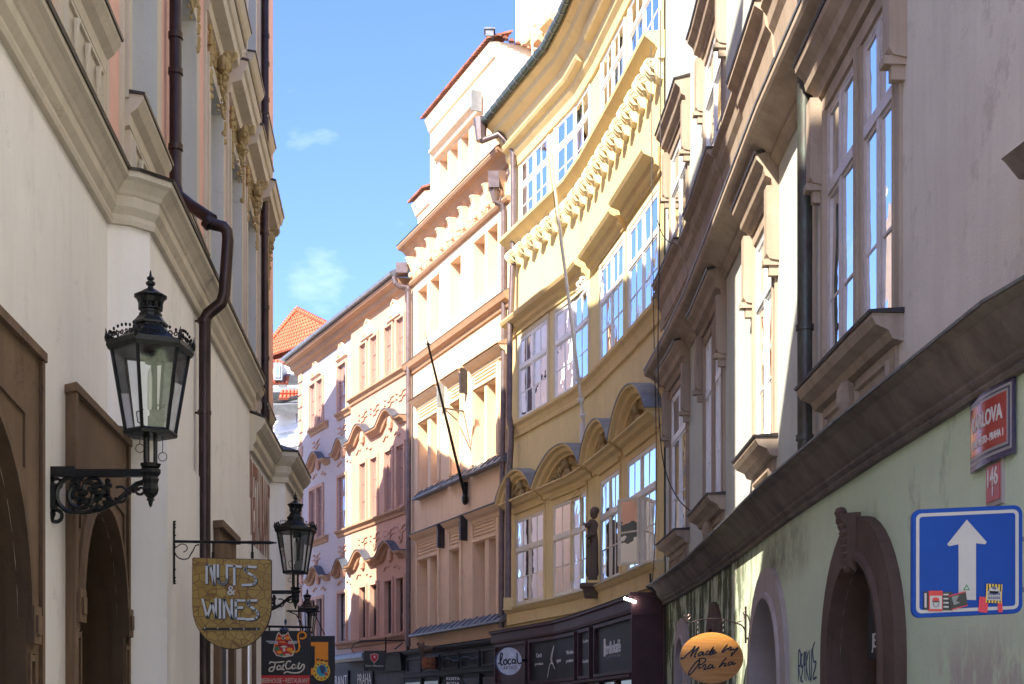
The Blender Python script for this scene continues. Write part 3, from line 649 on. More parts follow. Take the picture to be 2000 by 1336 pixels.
p.build('downpipe', 'pipe_dark', pal, smooth=True)
y2 = 24.7; p = MB(); x2 = xx(517.5, y2)
p.tube([(x2, y2, 17.2), (x2, y2, zz(830, y2))], .070, 12)
for py in (70, 125, 195, 375, 455, 600, 700): p.tube([(x2, y2, zz(py, y2) - .03), (x2, y2, zz(py, y2) + .03)], .082, 12)
p.tube([(x2, y2, zz(800, y2)), (x2, y2, zz(850, y2))], .085, 12)
p.build('downpipe', 'pipe_dark', pal, smooth=True)

# ================================================================ lower neighbour further along on the left
nb = thing('low_house', 'low cream house front beyond the palace with stepped cornice and faded painted lettering', 'building', (-3.6, 21, 0))
w = MB(); w.wall(LB, 0, LB.len, 0, 5.6); w.poly([(-4.6, 24.05, 0), (-4.6, 27, 0), (-4.6, 27, 5.7), (-4.6, 24.05, 5.7)]); w.build('front_wall', 'white_wall', nb)
c = MB(); c.sweep(LB, 0, LB.len - .02, [(-.02, 5.22), (.05, 5.22), (.05, 5.30), (.09, 5.36), (.09, 5.46), (.15, 5.52), (.20, 5.60), (.20, 5.66), (-.02, 5.74)]); c.build('cornice', 'cream_trim', nb)
c = MB(); c.sweep(LB, 0, LB.len - .02, [(.205, 5.662), (.215, 5.69), (-.9, 6.2), (-.9, 6.17)]); c.build('cornice_capping', 'sheet_dark', nb)
c = MB(); c.wbox((-5.2, 19.3, 5.0), (-4.0, 24.0, 6.15)); c.build('attic_block', 'cream_trim', nb)
def ltr(sx, word, h, z):
    pass
s0, s1 = LB.at(489), LB.at(526.5)
s1 = min(s1, LB.y2s(21.7))
ms = (s0 + s1) / 2; zb = LB.zat(526, 1100)
text('painted_lettering', 'RESTAURANT', 'paint_brown', nb, LB.P(ms, .004, zb + .05), LB.dir(ms) , Z3, 1.12, abs(s1 - s0) * .98, .003, bold=.012)
f = MB(); s_ = LB.at(487.5)
f.box(LB, max(0.01, s_ - .09), s_ + .05, 0, .006, zb + .62, zb + 1.7); f.box(LB, max(.01, s_ - .02), s_ + .04, 0, .005, zb + 1.7, zb + 2.0); f.build('painted_stroke', 'paint_brown', nb)

# unseen houses behind the bend, sized and placed to shade the far fronts
hid = thing('shading_houses', 'row of unseen town houses round the bend on the left, shaped to shade the far fronts', 'building', (-8, 36, 0))
for (x0, y0, z0, x1, y1, z1, ex) in ((-5.6, 27.8, 14.8, -6.6, 38.4, 14.8, 2.2), (-7.2, 38.6, 9.6, -8.0, 42.6, 9.6, 3), (-9.0, 42.8, 18.0, -11.2, 48.8, 15.4, 8)):
    m = MB(); lo = [Vector((x0, y0, 0)), Vector((x1, y1, 0)), Vector((x1 - ex, y1, 0)), Vector((x0 - ex, y0, 0))]
    m.loops([lo, [lo[0] + Z3 * z0, lo[1] + Z3 * z1, lo[2] + Z3 * z1, lo[3] + Z3 * z0]], True); m.build('house_block', 'far_white', hid)
# ================================================================ right house with the green ground floor
RF = Fac([(7.0, -24), (3.75, 2.5), (2.86, 7.75), (2.76, 10.7), (2.71, 13.8), (2.74, 17.5), (2.75, 20.0), (2.69, 22.3), (2.60, 24.4)], -1)  # near end lengthened out of view to bounce sunlight into the street
rh = thing('green_house', 'right-hand house with peeling green ground floor, grey cornice and beige upper storeys', 'building', (2.75, 12, 0))
A = RF.at
HC = 1.6 + 1.93
def ap(pxl, pxr, apex, rise=None):   # arch opening from its pixel edges and the height of its crown
    a, b = sorted((A(pxl), A(pxr))); r = (b - a) / 2; return (a, b, 0.0, apex, r)
a1 = ap(1641, 1743, 1.6 + 1.235); a2 = ap(1476, 1531, 1.6 + 1.27); a3 = ap(1388, 1406, 1.6 + 1.22); a4 = ap(1328, 1343, 1.6 + 1.25)
w = MB(); w.wall(RF, 0, RF.len, 0, HC + .02, [a1, a2, a3, a4], .5, reveal=False); w.build('ground_floor_wall', 'green_wall', rh)
def surround(op, ww, mat, o=.06, keep=True):
    m = MB(); n = 22; a, b, c, d, r = op; mid = (a + b) / 2; hw = (b - a) / 2
    def ring(k, oo): return [RF.P(mid - (hw + k) * math.cos(math.pi * i / n), oo, (d - r) + (r + k) * math.sin(math.pi * i / n)) for i in range(n + 1)]
    inn = [RF.P(a, o, 0)] + ring(0, o) + [RF.P(b, o, 0)]; out = [RF.P(a - ww, o, 0)] + ring(ww, o) + [RF.P(b + ww, o, 0)]; out0 = [RF.P(a - ww, -.01, 0)] + ring(ww, -.01) + [RF.P(b + ww, -.01, 0)]
    inb = [RF.P(a, -.5, 0)] + ring(0, -.5) + [RF.P(b, -.5, 0)]
    for A_, B_ in ((inn, out), (out, out0), (inb, inn)):
        for i in range(len(A_) - 1): m.poly([A_[i], A_[i + 1], B_[i + 1], B_[i]])
    ps = m.build('arch_surround', mat, rh)
    t = MB(); pts = [(a - .0, .2)] + [(mid - hw * math.cos(math.pi * i / n), (d - r) + r * math.sin(math.pi * i / n)) for i in range(n + 1)] + [(b, .2)]
    t.path(RF, pts, [(o - .002, .005), (o + .03, .005), (o + .03, .05), (o - .002, .07)]); t.build('arch_moulding', mat, ps)
    return ps
ps = surround(a1, .34, 'stone_brown', .09)
k = MB(); mid = (a1[0] + a1[1]) / 2
for i in range(9):
    z = a1[3] - .06 + i * .055; oo = .11 + .07 * (i / 8); k.blob(RF.P(mid + random.uniform(-.02, .02), oo, z), (.085, .05, .045), 7, (RF.dir(mid), RF.nrm(mid), Z3))
k.sweep(RF, mid - .10, mid + .10, [(.09, a1[3] - .1), (.15, a1[3] - .05), (.16, a1[3] + .25), (.20, a1[3] + .31), (.20, a1[3] + .36), (.05, a1[3] + .37)])
k.build('carved_keystone', 'stone_brown', ps)
surround(a2, .33, 'stone_pale', .05); surround(a3, .36, 'stone_brown', .04); surround(a4, .33, 'stone_pale', .05)
for op in (a1, a2, a3, a4):
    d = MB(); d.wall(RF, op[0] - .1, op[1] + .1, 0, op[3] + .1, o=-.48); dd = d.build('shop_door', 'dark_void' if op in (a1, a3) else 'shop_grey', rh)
    d = MB(); md = (op[0] + op[1]) / 2
    d.box(RF, md - .03, md + .03, -.47, -.43, 0, op[3]); d.box(RF, op[0], op[1], -.47, -.44, op[3] - op[4] - .03, op[3] - op[4] + .03)
    if op is not a1: d.path(RF, d.arc(op, 18), [(-.47, 0), (-.40, 0), (-.40, -.06), (-.47, -.06)])
    d.build('door_frame', 'frame_dark' if op in (a1, a3) else 'shop_grey', dd)
# jeweller's lettering inside the dark portal
s_ = A(1722, -.12); bd = MB(); bd.box(RF, a1[0] + .02, max(A(1695, -.13), A(1741, -.13)), -.16, -.13, RF.zat(1722, 1285, -.13), RF.zat(1722, 1146, -.13)); b_ = bd.build('lettered_board', 'shop_grey', rh)
sA, sB = A(1737, -.125), A(1706, -.125); ms = (sA + sB) / 2; zb = RF.zat(1722, 1255, -.125)
sL = A(1703, -.122); sR = A(1741, -.122); ww_j = abs(sL - sR) * 9 / 7
text('lettering', 'JEWELLERY', 'letter_white', b_, RF.P(max(sL, sR) - ww_j / 2, -.122, RF.zat(1722, 1262, -.122)), -RF.dir(ms), Z3, .115, ww_j, .003)
text('lettering', 'VIE', 'letter_white', b_, RF.P(max(sL, sR) - abs(sL - sR) * .5, -.122, RF.zat(1722, 1212, -.122)), -RF.dir(ms), Z3, .21, abs(sL - sR) * .9, .003)
# blue graffiti on the green wall
gr = MB(); s0 = A(1560, .0); s1 = A(1598, .0); dd = -RF.dir(s0); L_ = abs(s0 - s1)
tag_lines = [[(0, .0), (.02, .34), (.12, .30), (.10, .18), (.02, .17), (.14, .0)], [(.22, .30), (.16, .28), (.17, .16), (.26, .17), (.16, .02), (.25, .0)], [(.32, .33), (.29, .2), (.36, .19), (.37, .32), (.34, .02)], [(.44, .34), (.42, .0)], [(.54, .32), (.43, .17), (.56, .0)], [(.60, .33), (.60, .05), (.68, .03), (.70, .34)], [(.86, .40), (.75, .33), (.80, .2), (.92, .18), (.76, .02), (.95, .03)]]
strokes(gr, [[(x * L_, y * .85) for x, y in ln] for ln in tag_lines], RF.P(s0, .003, RF.zat(1575, 1330)), dd, Z3, .02, .003)
gr.build('painted_tag', simple('blue_spray_paint', (0.05, 0.09, 0.17), 0.7), rh)

# cornice over the ground floor
c = MB(); c.sweep(RF, 0, RF.len, [(-.02, HC), (.05, HC), (.065, HC + .02), (.05, HC + .045), (.07, HC + .06), (.085, HC + .075), (.085, HC + .095), (.11, HC + .115), (.15, HC + .16), (.20, HC + .23), (.24, HC + .285), (.30, HC + .315), (.30, HC + .33), (-.02, HC + .40)])
co = c.build('ground_floor_cornice', 'grey_cornice', rh, smooth=False)
c = MB(); c.sweep(RF, 0, RF.len, [(.312, HC + .327), (.318, HC + .342), (-.0, HC + .43), (-.0, HC + .412)]); c.build('cornice_flashing', 'sheet_grey', co)
# first floor
SI = 1.6 + 2.88
wins = []
for l, r_ in ((1616, 1752), (1477, 1514), (1379, 1414), (1312, 1344)):
    s0, s1 = sorted((A(l), A(r_))); wins.append((s0, s1, SI, 1.6 + 5.28))
wins0 = (RF.y2s(4.4), RF.y2s(6.6), SI, 6.88)
w2 = [(a, b, 1.6 + 7.25, 1.6 + 9.25) for (a, b, _, _) in wins]
TOPR = 1.6 + 14.0
m_split = A(1560)
w = MB(); w.wall(RF, 0, m_split, HC + .38, 1.6 + 6.0, [wins0, wins[0]], .22); w.build('first_floor_wall', 'taupe', rh)
w = MB(); w.wall(RF, m_split, RF.len, HC + .38, 1.6 + 6.0, wins[1:], .22); w.build('first_floor_wall', 'pale_green', rh)
w = MB(); w.wall(RF, 0, RF.len, 1.6 + 6.0, TOPR, w2, .22); w.build('second_floor_wall', 'pale_green', rh)
body(RF, 0, RF.len, TOPR, 9, rh)
m = MB(); m.poly([RF.P(RF.len, 0, 0), RF.P(RF.len, -2, 0), RF.P(RF.len, -2, TOPR), RF.P(RF.len, 0, TOPR)]); m.build('party_wall', 'pale_green', rh)
m = MB(); m.sweep(RF, 0, RF.len, [(0, TOPR - .5), (.2, TOPR - .4), (.5, TOPR - .1), (.5, TOPR), (0, TOPR + .1)]); m.build('eaves_cornice', 'taupe_trim', rh)
# main string course with a strip of small clay tiles
zc = 1.6 + 5.62
c = MB(); c.sweep(RF, 0, RF.len, [(-.02, zc), (.03, zc), (.05, zc + .05), (.09, zc + .08), (.09, zc + .12), (.14, zc + .15), (.24, zc + .22), (.32, zc + .25), (.34, zc + .28), (.34, zc + .34), (-.02, zc + .44)]); cc = c.build('string_cornice', 'taupe_trim', rh)
c = MB(); c.sweep(RF, 0, RF.len, [(.350, zc + .342), (.355, zc + .362), (.20, zc + .41), (.20, zc + .39)]); c.build('cornice_flashing', 'sheet_grey', cc)
tl = MB(); s = A(1560)
while s < RF.len - .06:
    tl.box(RF, s, s + .035, .02, .30, zc + .44, zc + .455); tl.sweep(RF, s, s + .038, [(.26, zc + .40), (.30, zc + .41), (.05, zc + .78), (.01, zc + .76)]); s += .062
tl.build('tile_strip', 'clay_strip', cc, kind='stuff')
# second floor sill mouldings
zq = 1.6 + 7.25
m = MB(); m.sweep(RF, A(1640), RF.len, [(-.01, zq - .66), (.06, zq - .62), (.08, zq - .36), (.13, zq - .28), (.15, zq - .14), (.21, zq - .08), (.21, zq - .04), (-.01, zq + .03)]); m.build('sill_course', 'taupe_trim', rh)
for (a, b, c0, d0) in w2:
    m = MB(); m.sweep(RF, a - .35, b + .35, [(-.01, c0 - .62), (.08, c0 - .58), (.10, c0 - .34), (.16, c0 - .26), (.18, c0 - .12), (.27, c0 - .06), (.27, c0 - .01), (-.01, c0 + .0)]); q = m.build('sill', 'taupe_trim', rh)
    m = MB(); m.sweep(RF, a - .37, b + .37, [(-.01, c0 + .002), (.28, c0 - .008), (.29, c0 + .015), (-.01, c0 + .03)]); m.build('sill_flashing', 'sheet_dark', q)
for i, (a, b, c0, d0) in enumerate(wins + w2 + [wins0]):
    lev2 = c0 > 8; tr = 'taupe_trim'
    m = MB()
    for (u0, u1) in ((a - .14, a), (b, b + .14)): m.box(RF, u0, u1, 0, .03, c0, d0 + .12)
    m.box(RF, a, b, 0, .028, d0, d0 + .12); 
    for (u0, u1) in ((a - .03, a - .005), (b + .005, b + .03)): m.box(RF, u0, u1, .03, .042, c0, d0)
    st = m.build('window_surround', tr, rh)
    hb = d0 + .14
    h = MB(); h.sweep(RF, a - .22, b + .22, [(-.01, hb), (.06, hb), (.08, hb + .08), (.14, hb + .11), (.16, hb + .20), (.23, hb + .27), (.24, hb + .32), (-.01, hb + .38)]); hd = h.build('window_hood', tr, rh)
    h = MB(); h.sweep(RF, a - .24, b + .24, [(-.01, hb + .382), (.25, hb + .322), (.26, hb + .345), (-.01, hb + .42)]); h.build('hood_flashing', 'sheet_dark', hd)
    for u0, u1 in ((a - .24, a - .08), (b + .08, b + .24)):
        h = MB()
        h.sweep(RF, u0, u1, [(-.01, d0 - .62), (.10, d0 - .60), (.13, d0 - .55), (.13, hb), (-.01, hb)]); h.box(RF, u0 + .02, u1 - .02, -.01, .16, d0 - .66, d0 - .60)
        h.box(RF, u0 + .045, u1 - .045, -.01, .10, d0 - .76, d0 - .66)
        h.build('hood_bracket', tr, hd)
    wide = (b - a) > 1.7
    if not lev2:
        m = MB(); m.sweep(RF, a - .16, b + .16, [(-.01, c0 - .20), (.08, c0 - .18), (.11, c0 - .12), (.20, c0 - .08), (.23, c0 - .03), (.23, c0), (-.01, c0 + .0)]); q = m.build('sill', tr, rh)
        m = MB(); m.sweep(RF, a - .18, b + .18, [(-.01, c0 + .002), (.245, c0 - .0), (.255, c0 + .02), (-.01, c0 + .04)]); m.build('sill_flashing', 'sheet_dark', q)
        if c0 - .2 > HC + .5:
            m = MB(); m.box(RF, a - .05, b + .05, 0, .03, HC + .36, c0 - .2); mm = (a + b) / 2
            for u0, u1 in (((a + .08, mm - .09), (mm + .09, b - .08)) if wide or i == 2 or i == 3 else ((a + .08, b - .08),)):
                m.path(RF, [(u0, HC + .44), (u0, c0 - .27), (u1, c0 - .27), (u1, HC + .44), (u0, HC + .44)], [(.03, 0), (.06, 0), (.06, -.03), (.03, -.045)])
            if wide:
                m.blob(RF.P(mm, .09, c0 - .33), (.05, .09, .14), 8, (RF.dir(mm), RF.nrm(mm), Z3))
            m.build('apron_panel', tr, rh)
    if wide and not lev2:
        mm = (a + b) / 2; pm = A(1679) if i == 0 else mm
        m = MB(); m.box(RF, pm - .12, pm + .12, -.16, .022, c0, d0); m.box(RF, pm - .05, pm + .05, .022, .04, c0, d0); m.build('stone_mullion', tr, st)
        segs = [(a, pm - .12), (pm + .12, b)]
    else: segs = [(a, b)]
    fm = 'frame_mauve' if (not lev2 and i in (0, 8)) else 'frame_white'
    for (u0, u1) in segs:
        window(RF, u0, u1, c0, d0, .004, rh, fm, 2, 1, (.42,) if not lev2 else (.5,), .70, glassm='glass_mirror' if i == 0 else 'glass', curtain='blind' if i != 0 else None, cur_o=.09, dep=.045, flat=True)
# lone sill end high on the near wall
m = MB(); s0, s1 = RF.y2s(6.9), RF.y2s(7.72); z = RF.zat(1945, 332, .2); m.sweep(RF, s0, s1, [(-.01, z - .10), (.12, z - .09), (.20, z), (.22, z + .015), (-.01, z + .06)])
m.build('sill', 'grey_cornice', rh)
# rain pipe between the windows
yp = 12.72; xp = xx(1572, yp)
p = MB(); p.tube([(xp, yp, TOPR), (xp, yp, zz(895, yp)), (xp + .08, yp, zz(935, yp))], .070, 12)
for py in (130, 640, 855): p.tube([(xp, yp, zz(py, yp) - .025), (xp, yp, zz(py, yp) + .025)], .082, 12)
dp = p.build('downpipe', 'pipe_patina', rh, smooth=True)
# ================================================================ curved yellow house
YF = Fac([(2.58, 24.15), (2.18, 26.7), (1.72, 29.4), (1.42, 30.75), (0.0, 34.72)], -1)
ye = thing('yellow_house', 'curving pale yellow baroque house with arched pediments and rows of large white windows', 'building', (1.4, 30.7, 0))
A = YF.at; Zt = YF.zat
cols = [[(1008, 1063), (1081, 1146), (1174, 1211), (1226, 1283)], [(1015, 1070), (1085, 1150), (1174, 1219), (1229, 1287)], [(1017, 1071), (1086, 1151), (1176, 1219), (1230, 1289)]]
lv = [(EYE + 2.74, EYE + 4.80), (EYE + 7.18, EYE + 9.12), (EYE + 11.75, EYE + 13.32)]
allw = []
for c_, (z0, z1) in zip(cols, lv): allw.append([(min(A(a), A(b)), max(A(a), A(b)), z0, z1) for a, b in c_])
ZG = Zt(1050, 111, .72)
SPL = EYE + 2.62
w = MB(); w.wall(YF, 0, YF.len, 0, ZG - .1, [x for r in allw for x in r], .16); w.build('front_wall', 'yellow', ye)
body(YF, 0, YF.len, ZG - .12, 9, ye)
c = MB(); c.poly([YF.P(YF.len, 0, 0), YF.P(YF.len, -1, 0), YF.P(YF.len, -1, ZG - .12), YF.P(YF.len, 0, ZG - .12)]); c.build('side_wall', 'yellow', ye)
for li, row in enumerate(allw):
    for wi, (a, b, z0, z1) in enumerate(row):
        t = MB()
        for (u0, u1) in ((a - .10, a), (b, b + .10)): t.box(YF, u0, u1, 0, .022, z0 - .05, z1 + .10)
        t.box(YF, a, b, 0, .021, z1, z1 + .10)
        st = t.build('window_surround', 'yellow_trim' if li == 0 else 'yellow_white', ye)
        window(YF, a, b, z0, z1, .012, ye, 'frame_yellow' if li == 0 else 'frame_white', 2, 2, (.5,), .64, glassm='glass', curtain='curtain', cur_o=.12, tilt=.02, dep=.045, fr=.045, flat=True)
# one casement standing open on the first floor
a, b, z0, z1 = allw[0][3]
fm = MB(); P0 = YF.P((a + b) / 2, .04, 0); nn = YF.nrm(b); dd = YF.dir(b); ax = (nn * .50 + dd * .86).normalized(); h0, h1 = z0 + .06, z0 + (z1 - z0) * .62; L_ = .55
for (u0, u1, c0, c1) in ((0, .05, h0, h1), (L_ - .05, L_, h0, h1), (.05, L_ - .05, h0, h0 + .05), (.05, L_ - .05, h1 - .05, h1), (.05, L_ - .05, h0 + (h1 - h0) * .48, h0 + (h1 - h0) * .48 + .03)):
    fm.obox(P0 + ax * ((u0 + u1) / 2) + Z3 * ((c0 + c1) / 2), (ax, ax.cross(Z3), Z3), ((u1 - u0) / 2, .02, (c1 - c0) / 2))
oc = fm.build('open_casement', 'frame_yellow', ye)
for c0, c1 in ((h0 + .05, h0 + (h1 - h0) * .48), (h0 + (h1 - h0) * .48 + .03, h1 - .05)):
    g = MB(); g.poly([P0 + ax * .05 + Z3 * c0, P0 + ax * (L_ - .05) + Z3 * c0, P0 + ax * (L_ - .05) + Z3 * c1, P0 + ax * .05 + Z3 * c1]); g.build('pane', 'glass', oc)
# ledge under the first floor
z = EYE + 2.66
m = MB(); m.sweep(YF, 0, YF.len + .05, [(-.01, z - .52), (.06, z - .50), (.07, z - .40), (.12, z - .38), (.12, z - .12), (.16, z - .08), (.20, z - .02), (.20, z), (-.01, z + .03)]); q = m.build('ledge', 'yellow_trim', ye)
m = MB(); m.sweep(YF, 0, YF.len + .06, [(.19, z + .002), (.225, z - .0), (.23, z + .022), (-.01, z + .06), (-.01, z + .035)]); m.build('ledge_flashing', 'yellow_white', q)
# arched pediments
def pediment(s0, s1, zb, rise, k):
    mid = (s0 + s1) / 2; n = 16
    m = MB(); m.sweep(YF, s0 + .04, s1 - .04, [(-.01, zb - .22), (.05, zb - .20), (.07, zb - .12), (.16, zb - .08), (.20, zb - .02), (.28, zb), (.28, zb + .03), (-.01, zb + .05)]); p = m.build('pediment_base', 'yellow_trim', ye)
    hw = (s1 - s0) / 2; R = (hw * hw + rise * rise) / (2 * rise); t0 = math.asin(min(1, hw / R))
    pts = [(mid + R * math.sin(t0 * (2 * i / n - 1)), zb + .04 + R * math.cos(t0 * (2 * i / n - 1)) - (R - rise)) for i in range(n + 1)]
    m = MB(); m.path(YF, pts, [(-.01, -.20), (.12, -.20), (.13, -.14), (.22, -.12), (.24, -.04), (.33, -.02), (.34, .02), (-.01, .03)]); m.build('pediment_arch', 'yellow_trim', p)
    m = MB(); m.path(YF, pts, [(-.01, .032), (.35, .022), (.36, .045), (-.01, .06)]); m.build('pediment_tin', 'zinc', p)
    m = MB()
    for (a1_, b1_), (a2_, b2_) in zip(pts, pts[1:]): m.poly([YF.P(a1_, .02, zb), YF.P(a2_, .02, zb), YF.P(a2_, .02, b2_), YF.P(a1_, .02, b1_)])
    m.build('tympanum', 'yellow_trim', p)
    r = MB(); d_ = YF.dir(mid); nr = YF.nrm(mid)
    r.blob(YF.P(mid, .12, zb + rise * .52), (.10, .10, .12), 8, (d_, nr, Z3)); r.blob(YF.P(mid, .09, zb + rise * .22), (.14, .08, .12), 8, (d_, nr, Z3))
    for sg in (-1, 1):
        for q in range(7):
            t = q / 6; r.blob(YF.P(mid + sg * (.16 + t * hw * .55), .07, zb + .06 + rise * (.5 - .42 * t)), (.07, .06, .10 * (1.1 - .6 * t)), 6, (d_, nr, Z3))
        scroll(r, YF.P(mid + sg * hw * .35, .07, zb + .13), d_, Z3, .11, 1.3, .03, 0, sg, 10)
    r.build('carved_relief', 'ochre_orn', p, smooth=True)
zb = EYE + 5.22
for k, (l, r_) in enumerate(((992, 1063), (1064, 1160), (1161, 1219), (1221, 1292))):
    pediment(*sorted((A(l), min(A(r_) if r_ < 1290 else 0.02, 99) if r_ >= 1290 else A(r_))), zb, .62 + (.05 if k in (1, 3) else 0), k)
for li, row in enumerate(allw[:1]):
    for (a, b, z0, z1) in row:
        m = MB(); m.sweep(YF, a - .1, b + .1, [(-.01, z1 + .14), (.05, z1 + .15), (.08, z1 + .21), (-.01, z1 + .23)]); m.build('lintel_moulding', 'yellow_trim', ye)
# sill course of the second floor
z = EYE + 7.12
m = MB(); m.sweep(YF, 0, YF.len, [(-.01, z - .34), (.05, z - .33), (.07, z - .26), (.06, z - .24), (.10, z - .12), (.16, z - .06), (.17, z - .0), (-.01, z + .03)]); m.build('sill_course', 'yellow_trim', ye)
# hoods
def hood(s0, s1, z, o, mat='yellow_trim'):
    m = MB(); m.sweep(YF, s0, s1, [(-.01, z - .30), (.05, z - .29), (.07, z - .22), (.14, z - .17), (.17, z - .08), (o - .04, z - .02), (o, z + .04), (o, z + .08), (-.01, z + .14)]); return m.build('window_hood', mat, ye)
hood(A(1150), A(1001), EYE + 9.55, .34); hood(A(1222), A(1158), EYE + 9.55, .34); hood(0.05, A(1226), EYE + 9.62, .38)
hood(A(1155), A(1004), EYE + 13.75, .34)
hood(0.02, A(1172), EYE + 13.82, .36)
# leaf corbel cornice
z = EYE + 11.25
m = MB(); m.sweep(YF, 0, YF.len, [(-.01, z - .02), (.10, z - .02), (.11, z + .15), (-.01, z + .15)]); bd = m.build('cornice_band', 'yellow_white', ye)
m = MB(); m.sweep(YF, 0, YF.len, [(-.01, z + .152), (.13, z + .152), (.16, z + .20), (.26, z + .27), (.34, z + .33), (.35, z + .40), (-.01, z + .46)]); m.build('cornice', 'yellow_trim', ye)
s = .18; n = 0; cbm = {}
while s < YF.len - .1:
    d_ = YF.dir(s); nr = YF.nrm(s); key = tuple(round(v, 3) for v in d_)
    m = MB(); w2_ = .13
    P_ = lambda du, o, zz_: YF.P(s, o, zz_) + d_ * du
    prof = [(0, z - .02), (.26, z - .02), (.29, z - .09), (.25, z - .16), (.16, z - .20), (.13, z - .27), (.09, z - .34), (.0, z - .36)]
    m.loops([[P_(-w2_, o, zz_) for o, zz_ in prof], [P_(w2_, o, zz_) for o, zz_ in prof]], True)
    for q in (-1, -.5, 0, .5, 1):
        cx_ = q * .11; L0 = .34 - .07 * abs(q)
        m.loops([[P_(cx_ + du * (1 - t) ** .7 * .036, .10 + .22 * math.sin(math.pi * (.25 + .62 * t)) + (.03 if du == 0 else .0), z - .03 - L0 * t) for du in (-1, 0, 1)] + [P_(cx_, .06 + .18 * math.sin(math.pi * (.25 + .62 * t)), z - .03 - L0 * t)] for t in (0, .2, .4, .6, .8, .985)], True)
    for sg in (-1, 1): scroll(m, P_(sg * .125, .20, z - .12), nr, Z3, .07, 1.2, .022, 0, 1, 8)
    m.build('leaf_corbel', 'yellow_white', bd); s += .60
# eaves: stepped soffit and half-round gutter
m = MB(); m.sweep(YF, 0, YF.len, [(-.01, ZG - 1.15), (.05, ZG - 1.12), (.08, ZG - .95), (.16, ZG - .85), (.18, ZG - .70), (.30, ZG - .55), (.34, ZG - .40), (.50, ZG - .28), (.54, ZG - .18), (.66, ZG - .10), (.68, ZG - .02), (-.01, ZG + .02)]); m.build('eaves_cornice', 'yellow_trim', ye)
m = MB(); ss = [0.0] + [i * .25 for i in range(1, int(YF.len / .25))] + [YF.len + .1]
m.tube([YF.P(s, .76, ZG) for s in ss], .085, 10); gt = m.build('gutter', 'gutter_green', ye, smooth=True)
for i in range(1, 26):
    s = YF.len * i / 26; m = MB(); c_ = YF.P(s, .76, ZG); d_ = YF.dir(s); m.tube([c_ - d_ * .015, c_ + d_ * .015], .096, 10); m.build('gutter_strap', 'sheet_grey', gt)
m = MB(); m.sweep(YF, 0, YF.len, [(.70, ZG + .06), (.72, ZG + .08), (-1.6, ZG + 1.3), (-1.6, ZG + 1.25)]); m.build('roof_edge', 'sheet_blue', ye)
# rain pipes beside the corner
def Wp(px, py, y): return (xx(px, y), y, zz(py, y))
yy = 34.2; p = MB(); e = YF.P(YF.len, .76, ZG)
p.tube([(e.x - .05, e.y, ZG + .1), (e.x - .03, e.y - .03, ZG - .45)], [.17, .12], 8); p.tube([(e.x - .03, e.y - .03, ZG - .45), Wp(975, 262, yy), Wp(999, 287, yy), Wp(1003, 300, yy), Wp(1003, 480, yy), Wp(999, 590, yy), Wp(996, 640, yy), Wp(994, 812, yy), Wp(999, 840, yy), Wp(998, 870, yy), Wp(993, 950, yy), Wp(992, 1170, yy)], .075, 10)
p.build('downpipe', 'pipe_purple', ye, smooth=True)
m = MB(); c_ = Wp(993, 1176, yy); m.wbox((c_[0] - .12, c_[1] - .1, c_[2] - .2), (c_[0] + .12, c_[1] + .1, c_[2] + .1)); m.build('pipe_shoe', 'yellow_trim', ye)
# shallow niche with shell head
s = A(1161, 0); m = MB(); sc = YF.s[3]
m.path(YF, [(sc - .30 + .6 * 0, EYE + 3.0), (sc - .30, EYE + 4.6)] + [(sc - .3 * math.cos(math.pi * i / 8), EYE + 4.6 + .3 * math.sin(math.pi * i / 8)) for i in range(1, 8)] + [(sc + .30, EYE + 4.6), (sc + .30, EYE + 3.0)], [(0, 0), (.03, 0), (.03, .05), (0, .05)])
m.build('niche_frame', 'yellow_trim', ye)

# maroon shopfront along the foot of the yellow house
sh = thing('maroon_shopfront', 'maroon timber shopfront with charcoal name panels under the yellow house', 'shopfront', (1.2, 30, 0))
O = .55; s0 = A(1231, O); s1 = YF.len + .0; zt = YF.zat(1121, 1204, O)
f = MB(); f.wall(YF, s0, s1, 0, zt - .2, (), o=O - .10); f.poly([YF.P(s0, 0, 0), YF.P(s0, O - .10, 0), YF.P(s0, O - .10, zt), YF.P(s0, 0, zt)]); f.poly([YF.P(s1, 0, 0), YF.P(s1, O - .10, 0), YF.P(s1, O - .10, zt), YF.P(s1, 0, zt)])
f.sweep(YF, s0 - .03, s1 + .05, [(-.01, zt - .26), (O - .04, zt - .26), (O - .02, zt - .20), (O - .02, zt - .04), (O + .03, zt - .02), (O + .03, zt + .02), (-.01, zt + .06)])
f.build('fascia', 'maroon', sh)
c0_ = YF.P(s0, O - .02, 0); f = MB(); f.wbox((c0_.x, c0_.y - .06, 0), (2.62, c0_.y + .02, zt - .0)); f.wbox((c0_.x - .03, c0_.y - .10, zt - .0), (2.62, c0_.y + .02, zt + .07)); 
f.wbox((c0_.x + .03, c0_.y - .075, zt - .32), (2.55, c0_.y - .058, zt - .28)); f.build('return_panel', 'maroon', sh)
f = MB(); f.sweep(YF, s0 - .05, s1 + .06, [(O + .032, zt + .022), (O + .045, zt + .04), (0, zt + .09), (0, zt + .065)]); f.build('fascia_flashing', 'sheet_dark', sh)
zb = YF.zat(1100, 1330, O); 
edges = [(1229, 1158, 'charcoal'), (1147, 1127, 'charcoal'), (1118, 1031, 'charcoal'), (1022, 965, 'maroon')]
pan = []
